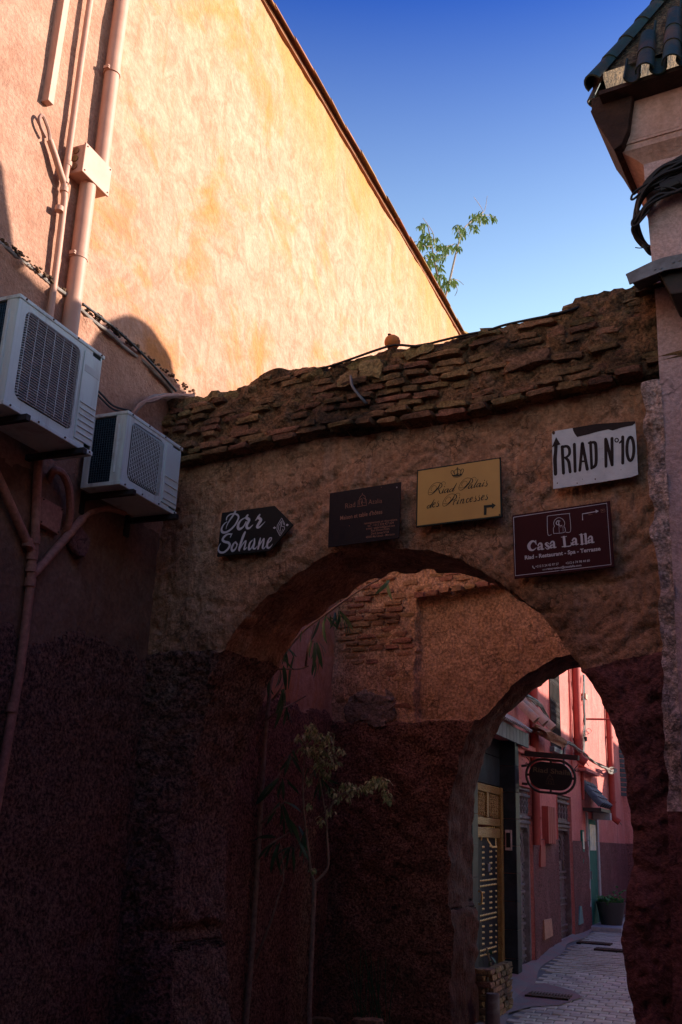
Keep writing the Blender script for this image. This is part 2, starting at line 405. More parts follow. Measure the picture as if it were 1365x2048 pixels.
M['lime'] = mat('lichen_mortar', (.17, .115, .062), (.075, .052, .03), 12, (.025, .02, .013), 6, grain=(40, .4, 1.4), bumps=((20, .02), (12, .02, 'c')))
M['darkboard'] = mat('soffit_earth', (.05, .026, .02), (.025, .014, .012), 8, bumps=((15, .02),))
M['bark'] = mat('grey_bark', (.30, .22, .16), (.17, .12, .09), 25, bumps=((60, .004),))
M['leaf'] = mat('dark_leaf', (.04, .10, .04), (.06, .14, .055), 6, rough=.4, spec=.5, rnd=.3, trans=.3)
M['leafl'] = mat('olive_leaf', (.055, .095, .018), (.10, .13, .028), 9, rough=.5, trans=.4)  # olive green of the roof saplings
M['leafv'] = mat('cream_edged_leaf', (.56, .54, .27), (.15, .23, .08), 26, rough=.45, trans=.3, lo=.42, hi=.58)
M['pavebed'] = mat('lane_mortar', (.2, .19, .18), (.14, .13, .125), 12, (.25, .17, .16), 1.2, bumps=((40, .006),), lo3=.58, hi3=.75)
M['paver'] = mat('concrete_paver', (.60, .54, .43), (.47, .43, .345), 15, (.24, .19, .16), 1.1, rough=.75, rnd=.16, bumps=((120, .002),))
M['earth'] = mat('dry_earth', (.14, .095, .07), (.09, .06, .045), 6, bumps=((20, .02),))
M['slate'] = mat('dark_slate_tile', (.05, .052, .06), (.085, .087, .095), 9, rough=.6, rnd=.3)
# ------------------------------------------------------------------ big walls as displaced sheets with openings
def interp(L):
    X = [p[0] for p in L]; Z = [p[1] for p in L]
    return lambda x: np.interp(x, X, Z)
def inside(poly, x, z):
    r = np.zeros(len(x), bool); n = len(poly)
    for i in range(n):
        x1, z1 = poly[i]; x2, z2 = poly[(i+1) % n]
        c = ((z1 > z) != (z2 > z))
        with np.errstate(divide='ignore', invalid='ignore'):
            r ^= c & (x < (x2-x1)*(z-z1)/((z2-z1) if z2 != z1 else 1e-9)+x1)
    return r
def nearest(poly, P):
    out = P.copy(); best = np.full(len(P), 1e9)
    for i in range(len(poly)-1):
        a = np.array(poly[i]); d = np.array(poly[i+1])-a; l = (d@d) or 1e-9
        t = np.clip(((P-a)@d)/l, 0, 1); q = a+t[:, None]*d
        e = ((P-q)**2).sum(1); k = e < best
        best[k] = e[k]; out[k] = q[k]
    return out
def wall_sheet(th, x0, x1, z0, top, cell, disp, classes, cls, hole=None, T=0, soff=None, soffcls=None, back=None, seams=()):
    """classes: list of (part name, material); cls(xc, zc) -> index per cell; disp(P) -> offsets; T: thickness of the reveal"""
    nx = int(round((x1-x0)/cell)); zm = float(np.max(top(np.linspace(x0, x1, 400)))); nz = int(round((zm-z0)/cell))+1
    gx = np.linspace(x0, x1, nx+1); gzv = z0+np.arange(nz+1)*cell
    X, Z = np.meshgrid(gx, gzv, indexing='ij')
    xc = ((X[:-1, :-1]+X[1:, 1:])/2).ravel(); zc = ((Z[:-1, :-1]+Z[1:, 1:])/2).ravel()
    keep = zc < top(xc)
    if hole is not None:
        inh = inside(hole, xc, zc); keep &= ~inh
    K = keep.reshape(nx, nz)
    idx = np.arange((nx+1)*(nz+1)).reshape(nx+1, nz+1)
    quads = np.stack([idx[:-1, :-1].ravel(), idx[1:, :-1].ravel(), idx[1:, 1:].ravel(), idx[:-1, 1:].ravel()], 1)
    P2 = np.stack([X.ravel(), Z.ravel()], 1)
    # snap the rims
    def rim(mask):
        a = np.zeros((nx+1)*(nz+1), bool); b = a.copy()
        a[quads[keep].ravel()] = True; b[quads[mask].ravel()] = True
        return a & b
    if hole is not None:
        r = rim(inh); P2[r] = nearest(hole, P2[r]); r_hole = r
    r = rim((zc >= top(xc))); P2[r, 1] = top(P2[r, 0])
    for fs_ in seams:                                   # bring grid points onto the line where two surfaces meet
        zz = fs_(P2[:, 0]); near_ = np.abs(P2[:, 1]-zz) < cell*.5
        if hole is not None: near_ &= ~r_hole
        P2[near_, 1] = zz[near_]
    P = np.stack([P2[:, 0], np.zeros(len(P2)), P2[:, 1]], 1)
    used = np.unique(quads[keep].ravel())
    D = np.zeros_like(P); D[used] = disp(P[used])
    PD = P+D
    c = cls(xc, zc)
    objs = []
    for ci, (nm, mt) in enumerate(classes):
        q = quads[keep & (c == ci)]
        if not len(q): continue
        u, inv = np.unique(q.ravel(), return_inverse=True)
        b = MB(); b.v = [tuple(p) for p in PD[u]]; b.f = [tuple(t) for t in inv.reshape(-1, 4)]
        objs.append(b.part(nm, mt, th, smooth='all', fix=False))
    if T:
        # the reveal and the top: every rim edge drawn back into the wall
        ed = {}
        for qi in np.nonzero(keep)[0]:
            q = quads[qi]
            for k in range(4):
                a, b_ = int(q[k]), int(q[(k+1) % 4]); e = (min(a, b_), max(a, b_))
                ed[e] = ed.get(e, 0)+1
        re = [e for e, n_ in ed.items() if n_ == 1]
        bot = z0+cell*.5
        groups = {}
        for a, b_ in re:
            pa, pb = P2[a], P2[b_]
            if pa[1] < bot and pb[1] < bot: continue
            mx, mz = (pa+pb)/2
            if abs(mx-x0) < cell*.6 or abs(mx-x1) < cell*.6: continue
            g = soffcls(mx, mz) if soffcls else 0
            groups.setdefault(g, []).append((a, b_))
        ns = max(2, int(T/(cell*2.0)))
        for g, E in groups.items():
            nm, mt = soff[g]
            u = sorted({v for e in E for v in e}); pos = {v: i for i, v in enumerate(u)}
            b = MB(); base = P[u]; rows = [PD[u]]
            for k in range(1, ns+1):
                Q = base.copy(); Q[:, 1] = PD[u][:, 1]+(T-PD[u][:, 1])*k/ns
                dd = np.stack([fbm(Q, 7, 2, 3), np.zeros(len(Q)), fbm(Q, 7, 2, 4)], 1)*.025
                f0 = max(0, 1-k/ns*2); rows.append(Q+dd+D[u]*f0*np.array([1, .0, 1]))
            b.v = [tuple(p) for R_ in rows for p in R_]; n_ = len(u)
            fq = [(k*n_+pos[a], k*n_+pos[b_], (k+1)*n_+pos[b_], (k+1)*n_+pos[a]) for k in range(ns) for a, b_ in E]
            b.f = fq; o_ = b.part(nm, mt, th, smooth='all', fix=False)
            bm = bmesh.new(); bm.from_mesh(o_.data); bmesh.ops.remove_doubles(bm, verts=bm.verts, dist=.009); bm.to_mesh(o_.data); bm.free(); o_.data.update()
        if back:
            q = quads[keep]; u, inv = np.unique(q.ravel(), return_inverse=True)
            Q = P[u].copy(); Q[:, 1] += T
            dd = np.stack([fbm(Q, 7, 2, 3), np.zeros(len(Q)), fbm(Q, 7, 2, 4)], 1)*.025
            b = MB(); b.v = [tuple(p) for p in Q+dd]; b.f = [tuple(t) for t in inv.reshape(-1, 4)]
            b.part(*back, th, smooth='all', fix=False)
    return objs
def plain(th, name, mt, a, b, sub=None, bevel=.01):
    k = MB(); k.b2(a, b); return k.part(name, mt, th, bevel=bevel, sub=sub)

# ---- ground
def grid_strip(fn, us, vs):
    b = MB(); b.v = [fn(u, v) for u in us for v in vs]; nv = len(vs)
    b.f = [(i*nv+j, (i+1)*nv+j, (i+1)*nv+j+1, i*nv+j+1) for i in range(len(us)-1) for j in range(nv-1)]
    return b
b = grid_strip(lambda x, y: (x, y, gz(y)-.06), [-300, -60, -12, -6, -4, -2, 0, 2, 6, 60, 300], [-300, -40, -4, 0, 11, 14.5, 18, 30, 60, 400])
b.solo('ground', None, None, M['earth'], kind='structure', fix=False)

# ---- the tall wall on the left (local x = world Y)
lw = thing('tall_wall', 'tall ochre plastered wall in sunlight with a rough red dado, on the left', 'wall', LF, (0, 0, 0))
topL = interp([(-5, 11.1), (16.9, 11.1)])
edgeL = lambda x: 2.93+.06*np.sin(x*1.9+1)+.05*np.sin(x*5.3)+.05*fbm(np.stack([x, x*0, x*0], 1), 6, 3, 5)
LEDGE = 5.47
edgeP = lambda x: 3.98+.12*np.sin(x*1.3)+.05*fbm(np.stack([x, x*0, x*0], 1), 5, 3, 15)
def dispL(P):
    x, z = P[:, 0], P[:, 2]
    o = np.zeros_like(P)
    y = -.018*fbm(P, .9, 2, 1)-.004*fbm(P, 5, 2, 2)
    q = P.copy(); q[:, 2] *= .35
    y += -.004*fbm(q, 3.0, 2, 8)
    d = z < edgeL(x)
    y[d] += -.022-.014*np.abs(fbm(P[d], 26, 2, 3))-.012*fbm(P[d], 9, 2, 12)
    low = (~d) & (z < LEDGE+.02*fbm(P, 4, 2, 6)) & (x < 7.4)
    y[low] += -.014
    r = np.exp(-((z-LEDGE-.02)/.045)**2)*(x < 7.45)
    y += -r*(.03+.03*fbm(P, 9, 3, 7))
    o[:, 1] = y; return o
wall_sheet(lw, -4.0, 16.92, -.5, topL, .04, dispL, [('plaster', M['sunwall']), ('dado', M['dado']), ('salmon_plaster', M['sunwall2']), ('shaded_brown_plaster', M['shadewall'])], lambda x, z: np.where(z < edgeL(x), 1, np.where((z < edgeP(x)) & (x < 7.3), 3, np.where((x < 5.6) | ((z < LEDGE+.03) & (x < 7.4)), 2, 0))), seams=[edgeL, edgeP])
plain(lw, 'wall_core', M['clay'], (-4, .12, -.5), (16.9, .6, 11.05), bevel=0)
# coping: clay half tiles end to end, overhanging
ct = MB()
def halftile(b, L, r, n=7, th=.014, taper=.9):
    vs = []
    for i, x in enumerate((0, L)):
        for rr in (r, r-th):
            k_ = rr*(1 if i == 0 else taper)
            for k in range(n):
                a = pi*k/(n-1); vs.append((x, -cos(a)*k_, sin(a)*k_))
    fs = []
    for k in range(n-1):
        fs += [(k, k+1, 2*n+k+1, 2*n+k), (n+k, 3*n+k, 3*n+k+1, n+k+1), (k, n+k, n+k+1, k+1), (2*n+k, 2*n+k+1, 3*n+k+1, 3*n+k)]
    fs += [(0, 2*n, 3*n, n), (n-1, 2*n-1, 4*n-1, 3*n-1)]
    b.add(vs, fs)
halftile(ct, .62, .085); tme = ct.mesh('coping_tile', M['clay'], smooth=50)
x = 6.0
while x < 16.6:
    skip = 13.55 < x < 13.95
    if not skip:
        place(tme, 'coping_tile', lw, (x, -.03, 11.06+rng.uniform(-.012, .012)), (0, rng.uniform(-.012, .012), rng.uniform(-.02, .02)), (1, 1+rng.uniform(-.1, .1), 1+rng.uniform(-.1, .15)))
    x += .575
mb = MB(); mb.b2((-4, -.03, 11.0), (16.9, .3, 11.055)); mb.part('coping_bed', M['clay'], lw)
# the wall bends to the right beyond
bf = Fr((XL, 16.92, 0), radians(62))
bw = thing('bent_wall', 'short sunlit ochre wall stub turning off behind the brick arch top', 'wall', bf)
wall_sheet(bw, 0, 2.4, 6, interp([(0, 11.05), (.6, 10.95), (5, 10.9)]), .12, lambda P: np.stack([P[:, 0]*0, -.02*fbm(P, 2, 2, 5), P[:, 0]*0], 1), [('plaster', M['sunwall'])], lambda x, z: np.zeros(len(x), int))
for k in range(4):
    place(tme, 'coping_tile', bw, (k*.57-.1, -.03, 11.06-.12*min(1, k*.5)))

# ---- the near arch
hole1 = AF.pts([(466, 2300), (325, 2120), (324, 1905), (314, 1888), (312, 1864), (324, 1846), (326, 1760), (333, 1640), (350, 1560), (382, 1440), (425, 1330), (440, 1300), (470, 1252), (512, 1208), (560, 1168), (605, 1133), (655, 1104), (705, 1092), (755, 1088), (810, 1095), (860, 1100), (905, 1112), (945, 1130), (985, 1156), (1025, 1182), (1065, 1212), (1105, 1258), (1135, 1300), (1160, 1338), (1195, 1392), (1222, 1446), (1240, 1500), (1251, 1560), (1259, 1640), (1263, 1720), (1256, 1800), (1250, 1845), (1240, 1880), (1249, 1915), (1252, 1960), (1268, 2050), (1275, 2150), (1275, 2400)])
hole1[0] = (hole1[1][0], -1.2); hole1[-1] = (hole1[-2][0], -1.2)
topA = interp(sorted(AF.pts([(280, 815), (350, 794), (400, 797), (450, 781), (480, 775), (510, 762), (540, 746), (565, 739), (610, 736), (650, 738), (700, 720), (760, 703), (785, 698), (840, 694), (880, 686), (930, 674), (975, 661), (1040, 646), (1100, 633), (1148, 619), (1152, 601), (1180, 591), (1240, 578), (1252, 584), (1280, 571), (1330, 556)], .085)))
ledgeA = interp(sorted(AF.pts([(290, 940), (370, 925), (480, 903), (560, 885), (640, 868), (700, 862), (770, 850), (900, 838), (1000, 814), (1100, 790), (1200, 772), (1290, 752), (1340, 742)], .1)))
dadoA = interp(sorted(AF.pts([(270, 1312), (350, 1300), (440, 1302), (545, 1335)]) + AF.pts([(1120, 1345), (1150, 1337), (1200, 1330), (1260, 1316), (1330, 1302)])))
xA0, xA1 = (AF.I @ Vector((XL-.05, 7.1, 0))).x, AF.px(1330, 900).x+.25
aw = thing('arch_wall', 'near brick-topped earth arch wall across the lane, hung with five signs', 'archway', AF, (AF.px(1200, 1700).x, 0, 0))
def dispA(P):
    x, z = P[:, 0], P[:, 2]; o = np.zeros_like(P)
    dh = np.sqrt(((nearest(hole1, P[:, [0, 2]])-P[:, [0, 2]])**2).sum(1))       # distance to the edge of the opening
    led = ledgeA(x); dad = dadoA(x)
    y = -.022*fbm(P, 1.4, 2, 21)-.006*fbm(P, 7, 3, 22)
    q = P.copy(); q[:, 0], q[:, 2] = (P[:, 0]+P[:, 2])*.18, (P[:, 2]-P[:, 0])
    y += -.008*fbm(q, 9, 2, 23)
    ga_, gb_ = (P[:, 2]-.75*P[:, 0])*.8, (P[:, 0]+.75*P[:, 2])*.8        # slanting trowel gouges
    gn = vnoise(np.stack([ga_*15, gb_*2.2, ga_*0+3], 1), 1, 91)+.5*vnoise(np.stack([ga_*28, gb_*4, ga_*0+7], 1), 1, 92)
    y += np.where(z < led-.02, .03*np.clip(gn-.34, 0, .6)-.010*np.clip(-gn-.4, 0, .5), 0)
    hc = vnoise(np.stack([P[:, 0]*4, P[:, 0]*0, P[:, 2]*16+.8*vnoise(P, 6, 94)], 1), 1, 93)
    y += np.where(z < led-.02, .04*np.clip(hc-.45, 0, .5)+.06*np.clip(vnoise(P, 24, 96)-.5, 0, .5), 0)
    pit = vnoise(P, 11, 25); y += .035*np.clip(pit-.45, 0, 1)
    rim = (z-led)
    m = rim > 0
    y[m] += -.088-.026*fbm(P[m], 9, 3, 24)-.012*fbm(P[m], 28, 2, 26)
    left = (x < AF.px(400, 1500).x)
    d = z < dad
    y[d & left] += -.02-.014*np.abs(fbm(P[d & left], 26, 2, 3))-.02*fbm(P[d & left], 5, 2, 27)
    y[d & ~left] += -.012-.022*fbm(P[d & ~left], 3.2, 3, 28)-.006*fbm(P[d & ~left], 14, 2, 29)
    y += np.where(d & left, .16*np.exp(-(dh/.11)**1.5), .035*np.exp(-(dh/.05)**1.5))   # worn, rounded arrises
    o[:, 1] = y
    o[:, 0] = .008*fbm(P, 11, 2, 35); o[:, 2] = .008*fbm(P, 11, 2, 36)
    return o
def clsA(x, z):
    P = np.stack([x, x*0, z], 1)
    c = np.zeros(len(x), int); c[z > ledgeA(x)] = 2
    d = z < dadoA(x)
    c[d] = 1; c[d & (x > AF.px(700, 1500).x)] = 3
    return c
dz0 = float(dadoA(AF.px(440, 1300).x))
TA = .85
wall_sheet(aw, xA0, xA1, -.5, topA, .018, dispA, [('plaster', M['arch']), ('dado', M['dado']), ('mortar_bed', M['mortar']), ('limewash', M['dado_smooth'])], clsA, hole=hole1, T=TA,
           soff=[('arch_soffit', M['arch']), ('reveal', M['dado']), ('wall_top', M['mortar'])],
           soffcls=lambda x, z: 2 if z > float(ledgeA(x)) else (1 if z < dz0+.03*sin(x*9) else 0), back=('rear_face', M['wall2']), seams=[dadoA, ledgeA])
# bricks of the cornice, laid in uneven courses, each its own piece
bmesh_brick = []
for k in range(9):
    b = MB(); b.blob((0, 0, 0), (1, 1, 1), seed=k*7+1, n=3, amp=.15); bmesh_brick.append(b.mesh('brick', M['brick'], smooth=35))
bst = []
for k in range(5):
    b = MB(); b.blob((0, 0, 0), (1, 1, 1), seed=k*13+3, n=3, amp=.24); bst.append(b.mesh('stone', M['stone'], smooth=50))
def course_bricks():
    n = 0
    L = AF.px(300, 900).x; R_ = AF.px(1300, 700).x
    row = 0; h = .062
    while True:
        off = row*h; any_ = False
        x = L+rng.uniform(0, .15)
        while x < R_:
            f = (x-L)/(R_-L)
            lz = float(ledgeA(x)); tz = float(topA(x))
            room = tz-lz
            lz2 = float(ledgeA(x+.1)); slope = atan2(lz2-lz, .1)
            ln = rng.choice([.14, .19, .22, .25, .29]) * (1.0+.5*f*(rng.random() < .35))
            hh = h*rng.uniform(.66, .9)
            z = lz+off+h*.5+rng.uniform(-.006, .006)
            if off+h < room-.02:
                any_ = True
                out = .035+.01*rng.random()+(.045 if row == 0 else (.03 if row == 1 else 0))
                out += rng.choice([-.025, -.015, -.01, 0, .01, .03])
                if row < 2 or rng.random() < .74:
                    p = (x+ln/2, -.024-out*.9, z)
                    place(rng.choice(bmesh_brick), 'brick', aw, p, (rng.uniform(-.09, .09), -slope*.6+rng.uniform(-.05, .05), rng.uniform(-.06, .06)), (ln*.95, .13, hh)); n += 1
            x += ln+rng.uniform(.008, .03)
        row += 1
        if not any_ or row > 16: break
    return n
nb = course_bricks()
# larger stones bedded along the top
x = AF.px(330, 800).x
while x < AF.px(1312, 560).x:
    ln = rng.uniform(.12, .26); hh = rng.uniform(.06, .11)
    tz = float(topA(x+ln/2))
    place(rng.choice(bst), 'stone', aw, (x+ln/2, rng.uniform(-.04, .06), tz-hh*.58), (rng.uniform(-.2, .2), rng.uniform(-.15, .1), rng.uniform(-.3, .3)), (ln, .2, hh))
    if rng.random() < .5: place(rng.choice(bst), 'stone', aw, (x+ln/2, .3+rng.uniform(-.1, .2), tz-.03), (0, 0, rng.uniform(-1, 1)), (ln, .25, hh))
    x += ln*rng.uniform(.8, 1.15)
p = AF.px(1058, 722, .12); place(bst[1], 'stone', aw, (p.x, -.11, p.z), (0, -.12, 0), (.34, .1, .105))
p = AF.px(700, 762, .1); place(bst[2], 'stone', aw, (p.x, -.1, p.z), (0, 0, 0), (.2, .1, .12))
p = AF.px(745, 742, .1); place(bst[3], 'stone', aw, (p.x, -.1, p.z), (0, .1, 0), (.22, .1, .17))

# ---- the second arch
hole2f = BF.pts([(880, 2300), (880, 1830), (862, 1790), (866, 1720), (880, 1640), (896, 1570), (908, 1520), (930, 1465), (950, 1432), (980, 1398), (1012, 1370), (1060, 1342), (1100, 1323), (1137, 1311), (1200, 1306), (1260, 1312), (1330, 1340), (1400, 1400), (1440, 1480), (1460, 1600), (1465, 1800), (1465, 2300)])
# what the camera sees is the far rim: derive the near rim from it
TB = .7
BB = Fr(BF.M @ Vector((0, TB, 0)), BF.rz)
hole2 = BB.pts([(955, 2300), (954, 1850), (957, 1822), (948, 1800), (944, 1700), (946, 1610), (953, 1575), (961, 1548), (970, 1515), (981, 1487), (1003, 1446), (1034, 1411), (1060, 1386), (1100, 1357), (1151, 1334), (1195, 1322), (1250, 1318), (1310, 1330), (1380, 1380), (1430, 1460), (1450, 1600), (1450, 2300)])
hole2[0] = (hole2[1][0], -2); hole2[-1] = (hole2[-2][0], -2)
sw = thing('second_arch_wall', 'farther brown arch wall with patchy brickwork and a recessed plaster panel, seen through the near arch', 'archway', BF)
x20, x21 = -.06, 4.6
recx = BF.px(832, 1300).x; recz = interp(sorted(BF.pts([(832, 1200), (965, 1177), (1060, 1160), (1200, 1140)])))
dadoB = lambda x: 2.88+.012*np.sin(x*7)+.01*np.sin(x*17)
def dispB(P):
    x, z = P[:, 0], P[:, 2]; o = np.zeros_like(P)
    y = -.022*fbm(P, 1.8, 3, 41)-.010*fbm(P, 9, 3, 42)
    rec = (x > recx+.012*fbm(P, 6, 2, 46)) & (z < recz(x)) & (z > dadoB(x))
    y[rec] += .09
    d = z < dadoB(x)
    y[d] += -.02-.016*np.abs(fbm(P[d], 24, 2, 3))-.02*fbm(P[d], 5, 2, 47)
    o[:, 1] = y; o[:, 0] = .025*fbm(P, 6, 2, 48); o[:, 2] = .025*fbm(P, 6, 2, 49)
    return o
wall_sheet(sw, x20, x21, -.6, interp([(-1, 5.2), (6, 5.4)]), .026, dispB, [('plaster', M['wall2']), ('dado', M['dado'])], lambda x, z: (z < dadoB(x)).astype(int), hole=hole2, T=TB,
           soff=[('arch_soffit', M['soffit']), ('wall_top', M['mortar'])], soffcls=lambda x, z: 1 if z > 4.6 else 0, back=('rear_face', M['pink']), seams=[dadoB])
# bricks showing through beside the panel
b2 = []
for k in range(6):
    b = MB(); b.blob((0, 0, 0), (1, 1, 1), seed=k*5+2, n=2, amp=.22); b2.append(b.mesh('brick', M['brick2'], smooth=35))
z = 2.98; row = 0
while z < 5.0:
    x = .03+(row % 2)*.1
    while x < 4.2:
        ln = rng.uniform(.17, .26)
        inrec = x+ln > recx-.02 and z < float(recz(x+ln/2))+.02
        if inrec:
            x += ln; continue
        pr = rng.random()
        if pr < .72:
            place(rng.choice(b2), 'brick', sw, (x+ln/2, rng.uniform(.028, .054), z+rng.uniform(-.006, .006)), (rng.uniform(-.05, .05), rng.uniform(-.03, .03), 0), (ln*.95, .09, rng.uniform(.046, .064)))
        x += ln+.015
    z += .078; row += 1
x = recx
while x < 3.4:
    ln = .15; place(rng.choice(b2), 'brick', sw, (x+ln/2, -.035, float(recz(x))+.035), (rng.uniform(-.1, .1), -.02, 0), (ln*.92, .14, .065)); x += ln+.01
# a grey repair patch and an iron bracket
p = BF.px(740, 1412)
b = MB(); b.blob((p.x, .0, p.z), (.5, .09, .30), 9, 6, .5); b.blob((p.x+.06, .0, p.z-.13), (.26, .08, .2), 4, 5, .5); b.part('repair_patch', M['patch'], sw, smooth=60)
ir = thing('iron_bracket', 'short rusty iron bracket sticking out of the brown brick wall behind the arch', 'bracket', BF, BF.px(775, 1235, .03))
p0, p1 = BF.px(755, 1230, .02), BF.px(797, 1235, .12)
b = MB(); b.tube([p0, (p0+p1)/2+Vector((0, 0, -.01)), p1], .014, 6); b.part('rod', M['rust'], ir)
b = MB(); b.box(p1, (.04, .05, .05)); b.part('plate', M['rust'], ir)

# ---- the corner building on the right (square with the arch)
OFF = .14
cb = thing('corner_building', 'pink plastered corner building with teal tiled roof at the right edge', 'building', AF, (AF.px(1345, 1500, OFF).x, -OFF, 0))
e = AF.pts([(1289, 331), (1305, 520), (1313, 600), (1318, 700), (1331, 900), (1345, 1100), (1357, 1330), (1364, 1560)], OFF)
e_hi = interp(sorted([(z, x) for x, z in e]))            # left edge of the smooth face against height
r_ = AF.pts([(1282, 752), (1287, 830), (1297, 940), (1304, 1050), (1312, 1130), (1316, 1200), (1323, 1330), (1330, 1480), (1337, 1600), (1338, 1645), (1342, 1800), (1348, 2048)], OFF)
r_edge = interp(sorted([(z, x) for x, z in r_]))
ztop_r = AF.px(1285, 757, OFF).z
XR = 4.6
hz = AF.px(1289, 331, OFF).z
mb = MB()
# rough strip + smooth face as one displaced grid between the ragged left edge and the far right
def face_grid(zs, ext, dx, fn):
    vs = []; n = len(dx)
    for z_ in zs:
        for t in dx: vs.append(fn(t, z_))
    b_ = MB(); b_.v = vs; b_.f = [(i*n+j, i*n+j+1, (i+1)*n+j+1, (i+1)*n+j) for i in range(len(zs)-1) for j in range(n-1)]
    return b_
pz = AF.px(1345, 1632, OFF).z
zs = np.arange(-.5, hz+.02, .03)
def rough(t, z_):
    P = np.array([[t*.3, .4, z_]]); a = float(r_edge(z_)) if z_ < ztop_r else float(e_hi(z_)); c = float(e_hi(max(z_, AF.px(1364, 1560, OFF).z)))
    a += .018*float(fbm(np.array([[0, 1, z_]]), 7, 3, 61)[0])
    x_ = a+(c-a)*min(t, 1)+.004*t
    return (x_, -OFF+.012*(1-t)+.035*float(fbm(np.array([[x_, 2, z_]]), 9, 3, 62)[0]), z_)
zr = zs[(zs < ztop_r) & (zs > pz)]
b = face_grid(list(zr), 0, [0, .15, .3, .45, .6, .75, .9, 1.0], rough); b.part('broken_plaster_edge', M['pierrough'], cb, smooth='all', fix=False)
dxs = [0, .04, .08, .14, .2, .3, .42, .6, .9, 1.4, 2.2, 3.2, 4.2, 5.2]
def sm(t, z_):
    x_ = float(e_hi(max(z_, pz)))+t-.004
    return (x_, -OFF-.006+.010*float(fbm(np.array([[x_, 2, z_]]), 2.2, 3, 63)[0]), z_)
b = face_grid(list(zs[zs > pz]), 0, dxs, sm); b.part('plaster_face', M['pier'], cb, smooth='all', fix=False)
def dd(t, z_):
    x_ = float(r_edge(z_))+t
    q = np.array([[x_, 2, z_]])
    return (x_, -OFF-.012+.022*float(fbm(q, 4, 3, 64)[0]), z_)
b = face_grid(list(zs[zs <= pz+.04]), 0, [0, .03, .06, .1, .15, .2, .27, .35, .45, .6, .9, 1.4, 2.2, 3.2, 4.2, 5.2], dd); b.part('dado', M['dado_smooth'], cb, smooth='all', fix=False)
E0_wing = AF.px(1182, 172, OFF+.3).x+.12
# body behind the face, running back along the lane
xb = float(e_hi(AF.px(1310, 560, OFF).z))
zB = AF.px(1262, 300, OFF).z
b = MB(); b.b2((xb+.03, -OFF+.06, -.5), (xb+6, 1.25, hz)); b.part('pier_core', M['pier'], cb)
b = MB(); b.b2((xb+.12, 1.25, -.5), (xb+6, 4.6, 7.15)); b.lathe([(.62, 7.1), (.6, 7.5), (.47, 7.82), (.24, 8.0), (.03, 8.06)], (xb+.42, 2.9, 0), 16); b.lathe([(.6, 7.1), (.55, 7.45), (.36, 7.68), (.03, 7.8)], (xb+.5, 3.45, 0), 14); b.lathe([(.6, 7.1), (.5, 7.35), (.3, 7.48), (.03, 7.55)], (xb+.55, 4.0, 0), 14); b.b2((xb+.12, 3.3, 7.15), (xb+6, 4.6, 7.3)); b.part('rear_wing', M['pier'], cb)
b = MB(); b.b2((E0_wing, .8, 6.6), (xb+2, 1.4, 7.3)); b.part('side_parapet', M['pier'], cb)
# cornice: band, cavetto, upper block
cxl = AF.px(1262, 297, OFF).x; ct_z = AF.px(1250, 236, OFF).z
prof = [(0, hz-.03), (0, hz), (.02, hz+.03), (.045, hz+.06), (.085, hz+.10), (.09, zB-.02), (.10, zB-.02), (.10, zB)]
upL = AF.px(1245, 240, OFF+.1).x
nP = len(prof); vs = []
xw = float(e_hi(hz))
for (o_, z_) in prof:
    xl = xw-o_*1.6
    vs += [(xl, 1.2, z_), (xl, -OFF-o_, z_), (xl+6, -OFF-o_, z_)]
b = MB(); b.add(vs, [(i*3+k, i*3+k+1, (i+1)*3+k+1, (i+1)*3+k) for i in range(nP-1) for k in range(2)]); b.part('cornice', M['cornice'], cb, smooth=30)
xl = xw-.17
b = MB(); b.b2((xl, -OFF-.1, zB), (xl+6, 1.2, ct_z+.22)); b.part('frieze', M['cornice'], cb, bevel=.008)
# roof: hip corner with barrel tiles
E0 = AF.px(1182, 172, OFF+.3)                # eave corner
pitch = 2.1
def slope_pt(u, d):                          # front slope: u along the eave, d into the building
    return Vector((E0.x+u, E0.y+d, E0.z+d*pitch))
rb = MB()
hgt = .62
rb.add([slope_pt(.07, .07), slope_pt(6, .07), slope_pt(6, hgt), slope_pt(hgt, hgt), E0+Vector((0, 1.25, 0)), E0+Vector((.6, 1.25, .6*pitch))], [(0, 1, 2, 3), (0, 3, 5, 4)])
rb.part('roof_bed', M['lime'], cb)
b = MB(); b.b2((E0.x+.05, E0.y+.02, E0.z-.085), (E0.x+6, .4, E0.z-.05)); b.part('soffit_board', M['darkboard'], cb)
h_ = Vector((1, 1, pitch)).normalized(); a_ = Vector((1, -1, 0)).normalized(); c_ = h_.cross(a_); p_ = E0+Vector((.02, .02, .02))+h_*.06
b = MB(); b.add([p_+(a_*cos(k*pi/6)-c_*sin(k*pi/6)*(1 if c_.z < 0 else -1))*.076 for k in range(7)]+[p_-a_*.076-Vector((0, 0, .05)), p_+a_*.076-Vector((0, 0, .05))], [tuple(range(9))]); b.part('mouth_shade_disc', M['darkboard'], cb)  # dark disc standing in for the shade inside the first hip tile
# the underside on the left: an earth corbel under the side eave
t0 = E0; s1 = AF.px(1228, 298, OFF+.1); s2 = AF.px(1248, 285, OFF+.1)
poly = [(t0.x-.03, t0.z-.0), (t0.x-.035, t0.z-.1)]+AF.pts([(1181, 222), (1192, 246), (1207, 266), (1228, 300), (1244, 288)], OFF+.17)+[(s2.x+.05, s2.z+.05), (s2.x+.12, t0.z+.06), (t0.x+.1, t0.z-.01)]
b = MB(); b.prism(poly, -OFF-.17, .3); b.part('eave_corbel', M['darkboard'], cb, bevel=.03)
b = MB(); b.b2((s2.x+.02, -OFF-.135, ct_z+.06), (s2.x+6, -OFF+.2, ct_z+.14)); b.part('eave_board', M['darkboard'], cb)
